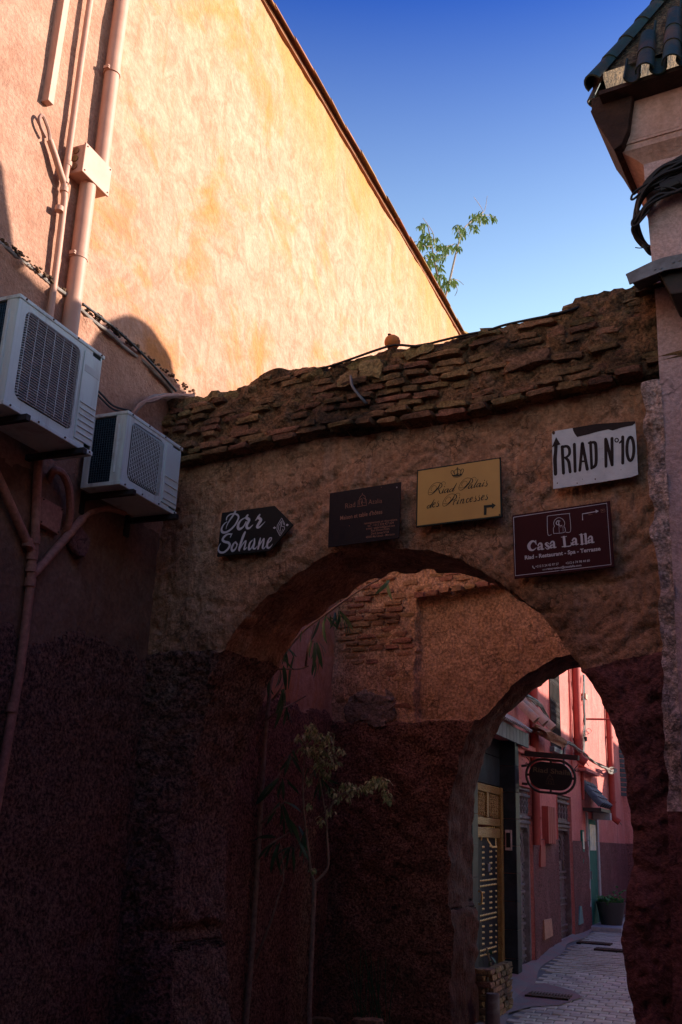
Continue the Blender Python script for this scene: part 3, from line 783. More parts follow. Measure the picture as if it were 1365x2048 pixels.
# tiles
tb = MB(); halftile(tb, .32, .068, 9, .012, .86); tm = tb.mesh('roof_tile', M['tile'], smooth=50)
tb2 = MB(); halftile(tb2, .34, .082, 9, .014, .84); tmh = tb2.mesh('hip_tile', M['tile'], smooth=50)
tbc = MB(); halftile(tbc, .32, .068, 9, .012, .9); tmc = tbc.mesh('channel_tile', M['tile'], smooth=50)
sl_ = atan2(pitch, 1)
for c in range(9):
    u = .40+c*.185
    n = int((u-.14)/.26/cos(sl_)*.8)
    for k in range(max(2, min(n, 12))):
        d = -.05+k*.26*cos(sl_)
        p = slope_pt(u, d)+Vector((0, 0, .035))
        place(tm, 'roof_tile', cb, p, (0, -sl_, pi/2), (1, 1+rng.uniform(-.06, .06), 1))
    for k in range(max(1, min(n, 12))):
        p = slope_pt(u-.092, -.045+k*.26*cos(sl_))+Vector((0, 0, .035))
        place(tmc, 'channel_tile', cb, p, (pi, -sl_, pi/2), (1, .95, .9))
hd = Vector((1, 1, pitch)).normalized()
for k in range(11):
    p = E0+Vector((.02, .02, .02))+hd*(k*.275)
    o = place(tmh, 'hip_tile', cb, p, (0, -atan2(pitch, sqrt(2)), pi/4), (1, 1, 1.05))
for k in range(3):                            # side eave tiles, seen from below
    p = Vector((E0.x-.02, E0.y+.2+k*.185, E0.z+.0))
    place(tm, 'roof_tile', cb, p, (0, -sl_, 0), (1, 1, 1))
# ------------------------------------------------------------------ pipes and boxes on the tall wall
def LP(L, off): return [LF.px(x, y, off) for x, y in L]
t = thing('drainpipe', 'thick salmon drainpipe running up the sunlit wall past the junction box', 'pipe', LF, LF.px(150, 650, .1))
def vert(L, off, k=1):
    P = LP(L, off); xm = sum(p.x for p in P)/len(P)
    return [Vector((xm+(p.x-xm)*k, p.y, p.z)) for p in P]
P = vert([(222, 143), (205, 335)], .075, .3); up = [Vector((P[0].x, P[0].y, 11.0)), P[0], P[1]]
b = MB(); b.tube(up, .064, 14); b.part('upper_pipe', M['pipe'], t, smooth=40)
Q = vert([(172, 372), (158, 515), (140, 690)], .075, .3)
b = MB(); b.tube([Q[0]+Vector((0, 0, .03))]+Q+[Q[-1]+Vector((0, 0, -.6))], .067, 14); b.part('lower_pipe', M['pipe'], t, smooth=40)
for c in (P[0], Q[1]):
    b = MB(); b.lathe([(.066, -.022), (.073, -.022), (.073, .022), (.066, .022)], c, 14); b.box(c+Vector((-.078, .0, 0)), (.022, .05, .03)); b.tube([c+Vector((-.08, -.03, 0)), c+Vector((-.08, .03, 0))], .007, 6)
    b.part('pipe_clamp', M['pipe'], t, smooth=40)
t = thing('thin_conduit', 'thin salmon conduit with a side branch ending in a cable loop', 'pipe', LF, LF.px(105, 630, .06))
A_ = vert([(161, 110), (137, 330), (130, 368)], .06, .3); B_ = vert([(126, 395), (118, 500), (103, 640)], .06, .4)
b = MB(); b.tube([Vector((A_[0].x, A_[0].y, 11))]+A_+B_+[B_[-1]+Vector((0, 0, -.5))], .027, 10); b.part('main_run', M['pipe'], t, smooth=40)
br = LP([(129, 368), (122, 348), (112, 315), (100, 280)], .06)
b = MB(); b.tube(br, .027, 10); b.part('branch', M['pipe'], t, smooth=40)
lp = smooth_path(LP([(100, 282), (99, 268), (94, 250), (85, 231), (79, 237), (82, 254), (92, 275)], .05))
b = MB(); b.tube(lp, .014, 7); b.part('cable_loop', M['pinkcable'], t, smooth=40)
for q in ((130, 362), (129, 380), (136, 328), (119, 418)):
    c = LF.px(*q, .06); b = MB(); b.lathe([(.028, -.02), (.034, -.02), (.034, .02), (.028, .02)], c, 10); b.part('collar', M['pipe'], t, smooth=40)
a0, a1 = LF.px(97, 199, .075), LF.px(109, 207, .075)
b = MB(); b.b2((a0.x, -.075, a0.z), (a0.x+(a1.x-a0.x)*.95, .02, 11.0))
b.solo('cable_trunking', 'square salmon cable trunking, leftmost and highest on the sunlit wall, open at its bottom end', 'trunking', M['pipe'], LF, (a0.x, 0, a0.z), bevel=.004)
t = thing('junction_box', 'pale pink square junction box on the sunlit wall where the drainpipe is cut', 'junction box', LF, LF.px(192, 340, .05))
c0, c1 = LF.px(166, 341, .15), LF.px(221, 330, .15); zt = LF.px(174, 286, .15).z; zb = LF.px(166, 341, .15).z; xr = LF.px(217, 393, .15).x
b = MB(); b.b2((c0.x, -.13, zb), (xr, .02, zt)); b.part('body', M['pipe'], t, bevel=.01)
b = MB(); b.b2((c0.x-.006, -.15, zb-.006), (xr+.006, -.132, zt+.006)); b.part('lid', M['pipe'], t, bevel=.006)
for k in range(3):
    b = MB(); b.lathe([(.03, 0), (.03, .008)], (c0.x-.001, -.06, zb+.06+.075*k), 10, Matrix.Rotation(-pi/2, 3, 'Y')); b.part('knockout', M['clay'], t)
for ax_, az_ in ((.02, .02), (.02, -.02), (-.02, .02), (-.02, -.02)):
    b = MB(); b.lathe([(.007, 0), (.007, .004)], ((c0.x if ax_ > 0 else xr)+ax_, -.151, (zb if az_ > 0 else zt)+az_), 8, Matrix.Rotation(pi/2, 3, 'X')); b.part('screw', M['rust'], t)
# the conduit along the ledge
P = smooth_path([LF.px(x, y, .045) for x, y in ((-60, 442), (0, 488), (60, 533), (130, 590), (165, 622), (230, 678), (300, 735), (345, 785))], 4)
P = [Vector((p.x, p.y+.006*sin(i*.9), p.z+.006*sin(i*1.7))) for i, p in enumerate(P)]
b = MB(); b.tube(P, .017, 8)
b.solo('ledge_conduit', 'grey conduit lying along the crumbling ledge of the tall wall', 'conduit', M['greycable'], LF, P[0], smooth=40)
P = smooth_path([LF.px(x, y, .075) for x, y in ((165, 614), (240, 672), (305, 735), (352, 788))], 4)
b = MB(); b.tube([p+Vector((0, 0, .03)) for p in P], .011, 6)
b.solo('ledge_cable', 'thin black cable clipped just above the ledge conduit', 'cable', M['cable'], LF, P[0], smooth=40)
b = MB()
for k in range(220):                                # crumbled mortar and dust lying on the ledge
    u = rng.uniform(-.05, 1.0); x_ = 4.2+u*3.15; r = rng.uniform(.008, .02)
    b.blob((x_, -.045-rng.uniform(0, .03), LEDGE+.035+rng.uniform(-.005, .035)), (r*rng.uniform(1, 2.2), r*1.3, r), k, 1, .3)
b.part('ledge_crumbs', M['mortar'], lw, kind='stuff')
t = thing('cable_bundle', 'bundle of dusty pinkish cables spilling from the wall above the smaller air conditioner', 'cables', LF, LF.px(300, 800, .1))
for k in range(8):
    o = rng.uniform(.05, .22); j = lambda: rng.uniform(-5, 5)
    P = [LF.px(385+j(), 792+j()*.5, o), LF.px(340+j(), 790+j(), o), LF.px(305+j(), 797+j(), o+.05), LF.px(280+j(), 812+j(), o+.03), LF.px(262+j(), 835+j(), o)]
    b = MB(); b.tube(smooth_path(P), rng.uniform(.008, .014), 6); b.part('cable', M['pinkcable'] if k % 3 else M['greycable'], t, smooth=40)
t = thing('sagging_cable', 'thin dark twin cable sagging along the shaded wall between the two air conditioners', 'cable', LF, LF.px(215, 800, .05))
for k in range(2):
    P = [LF.px(180, 765+k*8, .05), LF.px(205, 790+k*9, .06), LF.px(228, 812+k*7, .06), LF.px(262, 822+k*5, .06)]
    b = MB(); b.tube(smooth_path(P), .009, 6); b.part('strand', M['cable'], t, smooth=40)
# lower pipes
t = thing('branched_drain', 'salmon plastic drain of three branches joining below the air conditioners', 'pipe', LF, LF.px(62, 1160, .07))
PR = .033
tr = LP([(66, 1100), (62, 1165), (42, 1330), (6, 1540), (-40, 1800)], .07)
for nm, L in (('downpipe', tr), ('branch', LP([(66, 1103), (55, 1085), (0, 962), (-40, 880)], .07)), ('branch', LP([(68, 1105), (70, 1080), (76, 942), (80, 880)], .07)), ('branch', LP([(64, 1150), (75, 1141), (166, 1037)], .07))):
    b = MB(); b.tube(L, PR, 10); b.part(nm, M['pipedark'], t, smooth=40)
b = MB(); b.tube(smooth_path(LP([(166, 1037), (185, 1024), (215, 1018), (250, 1026)], .08)), .022, 8); b.part('bend', M['pipedark'], t, smooth=40)
for q in ((65, 1112), (63, 1136), (61, 1165), (70, 1080), (56, 1086), (25, 1415)):
    c = LF.px(*q, .07); b = MB(); b.lathe([(PR, -.03), (PR+.007, -.03), (PR+.007, .03), (PR, .03)], c, 10); b.part('collar', M['pipedark'], t, smooth=40)
t = thing('lower_junction_box', 'small square salmon junction box in the shade below the air conditioners', 'junction box', LF, LF.px(104, 1030, .04))
q = [LF.px(*p_, .08) for p_ in ((85, 993), (128, 1017), (119, 1070), (79, 1046))]
poly = [(v.x, v.z) for v in q]
b = MB(); b.prism(poly, -.08, -.01); b.part('body', M['pipedark'], t, bevel=.006)
cx, czz = sum(v.x for v in q)/4, sum(v.z for v in q)/4
for v in q:
    b = MB(); b.lathe([(.007, 0), (.007, .005)], (cx+(v.x-cx)*.85, -.081, czz+(v.z-czz)*.85), 8, Matrix.Rotation(pi/2, 3, 'X')); b.part('screw', M['rust'], t)
b = MB(); b.tube(smooth_path([LF.px(x, y, o) for x, y, o in ((98, 960, .02), (108, 942, .1), (124, 946, .12), (138, 975, .12), (141, 1020, .1), (136, 1052, .07), (126, 1068, .02))]), .03, 9)
b.solo('insulated_hose', 'fat pink insulated hose bent over the lower junction box', 'hose', M['pipedark'], LF, LF.px(126, 1068, .03), smooth=40)
b = MB(); c = LF.px(152, 1085, .03); b.blob(c, (.22, .12, .2), 5, 4, .25, Matrix.Rotation(.6, 3, 'Y'))
b.solo('mortar_lump', 'rough lump of plaster stuffed into the wall under the branched drain', 'plaster lump', M['dado_smooth'], LF, c, smooth=60)

# ------------------------------------------------------------------ air conditioners
def rrect(x0, x1, z0, z1, r, n=6):
    P = []
    for cx, cz, a0 in ((x1-r, z1-r, 0), (x0+r, z1-r, pi/2), (x0+r, z0+r, pi), (x1-r, z0+r, 3*pi/2)):
        for k in range(n+1):
            a = a0+pi/2*k/n; P.append((cx+r*cos(a), cz+r*sin(a)))
    return P
def ac_unit(label, x0, x1, z0, z1, back, front, slot, group):
    W = x1-x0; Hh = z1-z0; yf, yb = -front, -back
    t = thing('air_conditioner', label, 'air conditioner', LF, (x0, yb, z0), group)
    core = MB(); core.b2((x0+.012, yf+.05, z0+.02), (x1-.012, yb-.004, z1-.02)); core.part('condenser_coil', M['coil'], t)
    # tiny fins on the near side
    f = MB()
    for k in range(26):
        zz = z0+.04+k*(Hh-.08)/25; f.tube([(x0+.008, yf+.07, zz), (x0+.008, yb-.03, zz+.01)], .004, 4)
    for k in range(12):
        yy = yf+.08+k*(yb-yf-.12)/11; f.tube([(x0+.006, yy, z0+.03), (x0+.006, yy, z1-.03)], .004, 4)
    f.part('guard_mesh', M['coil'], t, kind='stuff', fix=False)
    if slot: ox0, ox1, oz0, oz1 = x0+W*.09, x0+W*.66, z0+Hh*.10, z0+Hh*.93
    else: ox0, ox1, oz0, oz1 = x0+W*.085, x0+W*.72, z0+Hh*.10, z0+Hh*.93
    n = 6; inner = rrect(ox0, ox1, oz0, oz1, .06, n); outer = []
    for cx, cz in ((x1, z1), (x0, z1), (x0, z0), (x1, z0)):
        for k in range(n+1): outer.append((cx, cz))
    # outer ring follows the rectangle edge
    NN = len(inner); per = []
    for (ix, iz) in inner:
        cx, cz = (ox0+ox1)/2, (oz0+oz1)/2; dx, dz = ix-cx, iz-cz
        sx = ((x1 if dx > 0 else x0)-cx)/dx if abs(dx) > 1e-6 else 1e9; sz = ((z1 if dz > 0 else z0)-cz)/dz if abs(dz) > 1e-6 else 1e9
        s_ = min(sx, sz); per.append((cx+dx*s_, cz+dz*s_))
    fp = MB(); vs = [(x, yf, z) for x, z in inner]+[(x, yf, z) for x, z in per]+[(x, yf+.035, z) for x, z in inner]
    fs = [(i, (i+1) % NN, NN+(i+1) % NN, NN+i) for i in range(NN)]+[(i, (i+1) % NN, 2*NN+(i+1) % NN, 2*NN+i) for i in range(NN)]
    for (cx, cz) in ((x0, z0), (x0, z1), (x1, z0), (x1, z1)):      # close the corners of the ring
        ds = sorted(range(NN), key=lambda i: (per[i][0]-cx)**2+(per[i][1]-cz)**2)[:2]
        m_ = len(vs); vs.append((cx, yf, cz)); fs.append((NN+ds[0], m_, NN+ds[1]))
    fp.add(vs, fs); fp.part('front_panel', M['white'], t)
    r = .035
    for (xa, sgn) in ((x0, 1), (x1, -1)):
        wr = MB()
        pf = [(xa+sgn*r, yf)]+[(xa+sgn*r*(1-cos(pi/2*0)), yf)]
        arc = [(xa+sgn*(r-r*sin(a)), yf-.0+r-r*cos(a)) for a in [pi/2*k/5 for k in range(6)]]
        pr = [(xa+sgn*(r+.004), yf-.001)]+[(px_, py_-.001) for px_, py_ in arc]+[(xa, yf+.10), (xa+sgn*.006, yf+.10), (xa+sgn*.006, yf+r)]
        vs = [(px_, py_, z0) for px_, py_ in pr]+[(px_, py_, z1) for px_, py_ in pr]; q = len(pr)
        wr.add(vs, [(i, (i+1) % q, q+(i+1) % q, q+i) for i in range(q)]+[tuple(range(q)), tuple(range(2*q-1, q-1, -1))])
        wr.part('corner_panel', M['white'], t, smooth=40)
    b = MB(); b.b2((x0-.004, yf-.006, z1-.012), (x1+.004, yb, z1+.018)); b.part('lid', M['white'], t, bevel=.006)
    b = MB(); b.b2((x0-.002, yf-.003, z0-.012), (x1+.002, yb, z0+.022)); b.part('base_pan', M['white'], t, bevel=.005)
    b = MB(); b.b2((x0-.002, yb-.06, z0), (x0+.012, yb, z1)); b.part('rear_post', M['white'], t, bevel=.004)
    b = MB(); b.b2((x1-.012, yf+.1, z0), (x1+.002, yb, z1)); b.part('side_panel', M['white'], t, bevel=.004)
    b = MB(); b.tube([(x0-.004, yf+.065, z0+.09), (x0-.004, yf+.065, z1-.09)], .012, 6, squash=.5); b.part('post_groove', M['white'], t, smooth=40)
    # fan in its ring
    cx, cz = (ox0+ox1)/2, (oz0+oz1)/2; R = min(ox1-ox0, oz1-oz0)/2-.01
    RX = Matrix.Rotation(pi/2, 3, 'X')
    b = MB(); b.b2((ox0-.02, yf+.036, oz0-.02), (ox1+.02, yf+.045, oz1+.02)); b.part('shroud', M['black' if not slot else 'fan'], t)
    b = MB(); b.tube([(cx+R*cos(2*pi*k/32), yf+.03, cz+R*sin(2*pi*k/32)) for k in range(32)], .007, 6, closed=True); b.part('fan_ring', M['fan'], t, smooth=60)
    fan = MB(); fan.lathe([(.06, 0), (.06, .02), (.03, .03)], (cx, yf+.032, cz), 14, RX)
    fo = fan.part('fan', M['fan'], t, smooth=40)
    for k in range(3):
        a = 2*pi*k/3+.5; pl = []
        for s_ in range(7): pl.append((cx+cos(a+.15*s_)*(.06+(R-.09)*s_/6), yf+.03, cz+sin(a+.15*s_)*(.06+(R-.09)*s_/6)))
        for s_ in range(6, -1, -1): pl.append((cx+cos(a+.15*s_+.2+.55*s_/6)*(.06+(R-.09)*s_/6), yf+.012, cz+sin(a+.15*s_+.2+.55*s_/6)*(.06+(R-.09)*s_/6)))
        b = MB(); b.add(pl, [tuple(range(14))]); b.part('blade', M['fan'], t, sub=fo)
    g = MB(); yg = yf-.006
    def span(z):                                 # the grille opening has round corners
        r_ = .06
        d = 0
        if z > oz1-r_: q_ = z-(oz1-r_); d = r_-sqrt(max(0, r_*r_-q_*q_))
        if z < oz0+r_: q_ = (oz0+r_)-z; d = r_-sqrt(max(0, r_*r_-q_*q_))
        return ox0+d, ox1-d
    if not slot:
        nb_ = 34
        for k in range(nb_):
            z = oz0+.012+(oz1-oz0-.024)*k/(nb_-1); a, c = span(z)
            g.tube([(a, yf+.012, z), (a+.02, yg, z), (c-.02, yg, z), (c, yf+.012, z)], .005, 4)
        for k in range(7):
            x = ox0+.02+(ox1-ox0-.04)*k/6; g.tube([(x, yg-.003, oz0+.02), (x, yg-.003, oz1-.02)], .0032, 4)
    else:
        nb_ = 20
        for k in range(nb_):
            x = ox0+.012+(ox1-ox0-.024)*k/(nb_-1)
            g.tube([(x, yf+.004, oz0+.01), (x, yg, oz0+.03), (x, yg, oz1-.03), (x, yf+.004, oz1-.01)], .0036, 4)
            if k < nb_-1:
                d_ = (ox1-ox0-.024)/(nb_-1)
                for j in range(12):
                    z = oz0+.03+(j+(.5 if k % 2 else 0))*(oz1-oz0-.06)/12; g.tube([(x, yg, z), (x+d_, yg, z)], .0036, 4)
    g.part('grille', M['wire'], t, fix=False)
    px0, px1 = ox1+W*.035, x1-W*.03
    b = MB(); b.b2((px0, yf-.008, z0+Hh*.06), (px1, yf, z0+Hh*.94)); pn = b.part('service_panel', M['white'], t, bevel=.006)
    for k in range(6 if not slot else 4):
        z = z0+Hh*(.12+.06*k) if not slot else z0+Hh*(.12+.11*k)
        b = MB(); b.b2((px0+.015, yf-.0145, z), (px1-.008, yf-.0085, z+.011)); b.part('ridge', M['white'], t, sub=pn, bevel=.004)
    if not slot:
        b = MB(); b.b2((px0+.02, yf-.0096, z0+Hh*.74), (px1-.01, yf-.0082, z0+Hh*.81)); b.part('old_sticker', M['lime_pale'], t, sub=pn)
    for k in range(4):
        b = MB(); b.lathe([(.007, 0), (.007, .006)], (x0+.06+k*(W-.1)/3, yf-.006, z1+.004), 8, RX); b.part('screw', M['rust'], t)
        b = MB(); b.lathe([(.007, 0), (.007, .006)], (x0+.06+k*(W-.1)/3, yf-.004, z0+.006), 8, RX); b.part('screw', M['rust'], t)
    return t
M['lime_pale'] = mat('yellowed_sticker', (.55, .55, .45), (.62, .61, .55), 9, rough=.6)
def bracket(label, xs, z, back, front, drop, group):
    for i, x in enumerate(xs):
        t = thing('wall_bracket', label[i], 'bracket', LF, (x, 0, z-.03), group)
        b = MB(); b.b2((x-.02, -front, z-.045), (x+.02, .02, z-.04+.036)); b.part('arm', M['steel'], t)
        b = MB(); b.b2((x-.03, -.02, z-.16), (x+.03, .02, z+.02)); b.part('wall_plate', M['steel'], t)
F1 = .47
a, c = LF.px(42, 580, F1), LF.px(206, 726, F1); d = LF.px(186, 915, F1); e1 = LF.px(8, 800, F1)
x0, x1 = (a.x+e1.x)/2, (c.x+d.x)/2; z1 = (a.z+c.z)/2; z0 = (d.z+e1.z)/2
ac_unit('large white air conditioner with a round fan behind a wire grille', x0, x1, z0, z1, .14, F1, False, 'air conditioners on the tall wall')
bracket(['black steel bracket under the near end of the large air conditioner', 'black steel bracket under the far end of the large air conditioner'], (x0+.18, x1-.16), z0-.012, .14, F1+.06, .35, 'air conditioner brackets')
F2 = .44
a, c = LF.px(254.5, 812, F2), LF.px(362, 908, F2); d = LF.px(355, 1036, F2); e1 = LF.px(244, 962, F2)
x0, x1 = (a.x+e1.x)/2, (c.x+d.x)/2; z1 = (a.z+c.z)/2; z0 = (d.z+e1.z)/2
ac_unit('small white air conditioner with a slotted grille, beside the brick arch top', x0, x1, z0, z1, .08, F2, True, 'air conditioners on the tall wall')
bracket(['black steel bracket under the near end of the small air conditioner', 'black steel bracket under the far end of the small air conditioner'], (x0+.13, x1-.06), z0-.012, .08, F2+.05, .3, 'air conditioner brackets')

# ------------------------------------------------------------------ lettering
_fonts = {}
def text(s, par, mt, name, pos, size, off, xs=1.0, rot=0.0, align='LEFT', bold=0.0, shear=0.0, spacing=1.0):
    """flat lettering in the plane of the frame at (x, z)"""
    cu = bpy.data.curves.new('t', 'FONT'); cu.body = s; cu.size = size; cu.align_x = align; cu.offset = bold; cu.shear = shear
    cu.fill_mode = 'FRONT'; cu.resolution_u = 3; cu.space_character = spacing
    o = bpy.data.objects.new('t', cu); COL.objects.link(o)
    dg = bpy.context.evaluated_depsgraph_get(); me = bpy.data.meshes.new_from_object(o.evaluated_get(dg))
    bpy.data.objects.remove(o)
    co = np.zeros(len(me.vertices)*3); me.vertices.foreach_get('co', co); co = co.reshape(-1, 3)
    x = co[:, 0]*xs; z = co[:, 1]
    X = pos[0]+x*cos(rot)-z*sin(rot); Z = pos[1]+x*sin(rot)+z*cos(rot)
    b = par.base
    out = np.stack([X-b.x, np.full(len(X), -off)-b.y, Z-b.z], 1)
    me.vertices.foreach_set('co', out.ravel()); me.name = name; me.materials.clear(); me.materials.append(mt); me.update()
    ob = bpy.data.objects.new(name, me); COL.objects.link(ob); ob.parent = par.o
    return ob
class Sheet:
    """the plane of one sign: crop pixels of the close study -> its local x, z"""
    def __init__(s, fr, off, ox, oy, sc): s.fr, s.off, s.ox, s.oy, s.sc = fr, off, ox, oy, sc
    def p(s, x, y):
        v = s.fr.px(s.ox+x*s.sc, s.oy+y*s.sc, s.off); return (v.x, v.z)
    def w(s, x, y, wd):
        a = s.p(x-wd/2, y); b = s.p(x+wd/2, y); return math.hypot(a[0]-b[0], a[1]-b[1])*.93
    def poly(s, L): return [s.p(x, y) for x, y in L]
    def st(s, L, wk=1.0): return [(*s.p(x, y), s.w(x, y, w_)*wk) for x, y, w_ in L]
def panel(t, poly, off, th, mt, name='panel', bevel=.0015):
    b = MB(); b.prism(poly, -off, -off+th); return b.part(name, mt, t, bevel=bevel)
def strokes(t, name, mt, sh, LL, lay=.0015, smooth=True, wk=1.0):
    b = MB()
    for L in LL: b.stroke(sh.st(L, wk), -sh.off, lay, smooth)
    return b.part(name, mt, t, fix=False)
def screws(t, sh, L, mt, r=.006):
    for x, y in L:
        v = sh.p(x, y); b = MB(); b.lathe([(r, 0), (r, .003), (r*.5, .005)], (v[0], -sh.off, v[1]), 8, Matrix.Rotation(pi/2, 3, 'X')); b.part('screw', mt, t)
M['signblack'] = mat('black_sign_paint', (.012, .011, .011), rough=.5, spec=.3)
M['signwhite'] = mat('grey_white_lettering', (.62, .61, .63), (.5, .49, .52), 40, rough=.7)
M['plum'] = mat('brushed_plum_plate', (.014, .010, .013), (.02, .014, .018), 60, rough=.5, spec=.15)
M['copper'] = mat('copper_print', (.30, .14, .09), rough=.6)
M['gold'] = mat('satin_brass_sheet', (.54, .32, .08), (.48, .275, .07), 3, rough=.42, spec=.4, bumps=((300, .0002, 's'),))
M['darkgreen'] = mat('dark_green_print', (.010, .020, .016), rough=.6)
M['tinwhite'] = mat('whitewashed_tin', (.66, .70, .69), (.54, .58, .58), 9, (.33, .3, .3), 18, rough=.6, lo3=.64, hi3=.8, bumps=((30, .003), (8, .004)))
M['brushbrown'] = mat('brown_brush_paint', (.018, .011, .010), (.03, .018, .015), 60, rough=.75)
M['burgundy'] = mat('burgundy_panel', (.048, .004, .008), (.04, .0035, .007), 3, rough=.5, spec=.12)
M['silver'] = mat('silver_grey_print', (.55, .53, .56), rough=.6)
SO = .085
# 1. arrow-shaped black board
t = thing('direction_sign', 'black arrow-shaped board with big white script and a diamond monogram', 'sign', AF, AF.px(440, 1108, SO))
sh = Sheet(AF, SO, 425, 1000, 170/1365)
panel(t, sh.poly([(155, 205), (1000, 92), (1298, 395), (925, 815), (75, 908)]), SO, .014, M['signblack'])
D1 = [[(372, 185, 34), (345, 235, 30), (300, 300, 26), (255, 370, 18), (230, 430, 12), (222, 468, 6)],
      [(228, 322, 16), (240, 275, 18), (285, 235, 18), (340, 222, 18), (400, 235, 26), (425, 275, 28), (405, 335, 28), (360, 410, 28), (290, 480, 30), (220, 520, 30), (165, 515, 36), (150, 470, 30), (175, 410, 22), (210, 370, 16), (240, 350, 10)],
      [(560, 268, 14), (525, 288, 14), (470, 320, 22), (425, 380, 38), (415, 440, 44), (440, 468, 38), (500, 430, 24), (545, 350, 18)],
      [(570, 245, 30), (550, 285, 40), (590, 315, 46), (585, 350, 40), (557, 400, 44), (560, 448, 40), (600, 450, 26), (655, 400, 8)],
      [(765, 235, 22), (740, 275, 36), (695, 330, 10)], [(742, 285, 34), (782, 320, 48), (750, 375, 44), (722, 430, 38), (752, 440, 30), (800, 400, 16), (850, 348, 6)]]
D2 = [[(320, 540, 12), (308, 560, 18), (292, 598, 14)], [(312, 548, 18), (250, 550, 24), (195, 590, 34), (168, 640, 36), (200, 670, 34), (262, 688, 36), (283, 730, 34), (250, 790, 32), (190, 840, 30), (130, 840, 30), (100, 800, 24), (110, 740, 14), (135, 700, 6)],
      [(370, 672, 12), (334, 720, 32), (312, 780, 34), (330, 818, 36), (370, 790, 24), (398, 730, 18), (388, 690, 26)], [(375, 680, 30), (395, 700, 22), (418, 716, 6)],
      [(528, 518, 30), (500, 580, 42), (465, 680, 38), (434, 790, 32), (440, 820, 14)], [(440, 800, 14), (490, 710, 18), (542, 655, 18), (530, 720, 26), (515, 795, 26), (560, 760, 8)],
      [(650, 645, 12), (610, 685, 26), (590, 750, 32), (594, 795, 32), (630, 770, 18), (668, 690, 14)], [(680, 625, 22), (676, 700, 32), (660, 765, 32), (685, 785, 22), (725, 742, 8)],
      [(775, 615, 20), (760, 680, 34), (736, 788, 26)], [(742, 770, 10), (790, 680, 16), (832, 618, 18), (824, 690, 30), (810, 765, 30), (832, 780, 18), (865, 738, 8)],
      [(895, 700, 12), (940, 652, 18), (953, 612, 18), (925, 612, 18), (895, 670, 32), (882, 740, 34), (902, 772, 30), (940, 750, 16), (970, 706, 6)]]
strokes(t, 'lettering', M['signwhite'], sh, D1+D2)
DS = [[(1112, 295, 7), (1045, 410, 9), (1040, 480, 9), (1088, 575, 8)], [(1110, 340, 7), (1070, 415, 8), (1065, 470, 8), (1088, 540, 7), (1100, 430, 7), (1110, 340, 7)], [(1118, 292, 7), (1165, 385, 9), (1160, 408, 10), (1142, 375, 7), (1122, 330, 7), (1115, 425, 9), (1162, 432, 10), (1165, 462, 9), (1095, 572, 8)], [(1085, 480, 6), (1098, 545, 6), (1135, 465, 6)]]
strokes(t, 'monogram', M['signwhite'], sh, DS, smooth=False)
b = MB()
for cx, cy in ((1001, 447), (1205, 402)):
    b.add([(sh.p(cx+dx, cy+dy)[0], -SO-.0015, sh.p(cx+dx, cy+dy)[1]) for dx, dy in ((-25, 2), (0, -20), (25, -2), (0, 20))], [(0, 1, 2, 3)])
b.part('diamond_mark', M['signwhite'], t, fix=False)
# 2. dark plum plate
t = thing('guesthouse_plaque', 'dark plum rectangular plaque with thin copper print, just above the arch crown', 'sign', AF, AF.px(728, 1085, SO))
sh = Sheet(AF, SO, 645, 955, 170/1365)
panel(t, sh.poly([(120, 252), (1265, 70), (1235, 970), (92, 1125)]), SO, .008, M['plum'])
def line(t, sh, s, mt, name, xy0, xy1, h, bold=0.0, lay=.0015, **kw):
    """one line of print set between two crop points (its baseline)"""
    a, b_ = sh.p(*xy0), sh.p(*xy1); ln = math.hypot(b_[0]-a[0], b_[1]-a[1]); rot = atan2(b_[1]-a[1], b_[0]-a[0])
    hh = sh.w(xy0[0], xy0[1], h)/.93
    o = text(s, t, mt, name, (0, 0), hh/.72, sh.off+lay, bold=bold)
    me = o.data; co = np.zeros(len(me.vertices)*3); me.vertices.foreach_get('co', co); co = co.reshape(-1, 3)
    lx, lz = co[:, 0]+t.base.x, co[:, 2]+t.base.z
    k = ln/max(1e-6, lx.max()-lx.min()); lx = (lx-lx.min())*k
    co[:, 0] = a[0]+lx*cos(rot)-lz*sin(rot)-t.base.x; co[:, 2] = a[1]+lx*sin(rot)+lz*cos(rot)-t.base.z
    me.vertices.foreach_set('co', co.ravel()); me.update(); return o
cp = M['copper']
line(t, sh, 'Riad', cp, 'lettering', (375, 500), (530, 470), 78, -.0006)
line(t, sh, 'Azalia', cp, 'lettering', (742, 432), (960, 408), 72, -.0006)
line(t, sh, "Maison et table d'hôtes", cp, 'lettering', (290, 685), (965, 580), 62, .0004)
for s_, a_, b_ in (('renseignements et réservations', (675, 755), (1205, 690)), ('tel. : +212 524 427 624', (730, 795), (1148, 742)), ('e-mail : azaliariad@gmail.com', (708, 840), (1165, 786)), ('Riad Zitoune Kdim', (785, 872), (1080, 838)), ('Derb Jamaa N°66', (785, 920), (1072, 888)), ('40000 Marrakech - Morocco', (702, 978), (1162, 925))):
    line(t, sh, s_, cp, 'small_print', a_, b_, 34, .0001)
EM = [[(645, 250, 4), (640, 285, 6), (605, 320, 7), (598, 355, 7), (578, 375, 7), (578, 430, 7), (565, 468, 6), (718, 445, 7), (708, 415, 7), (708, 355, 7), (692, 340, 7), (690, 305, 7), (655, 280, 6), (645, 250, 4)],
      [(600, 445, 6), (600, 375, 6), (625, 335, 6), (640, 345, 6), (640, 400, 6), (625, 430, 6)], [(640, 340, 6), (645, 400, 6), (690, 410, 6), (692, 350, 6), (660, 325, 6)], [(625, 385, 6), (650, 445, 6)]]
strokes(t, 'emblem', cp, sh, EM, smooth=False)
screws(t, sh, [(1198, 160)], M['signwhite'], .005); screws(t, sh, [(437, 778), (950, 157)], M['copper'], .0035)
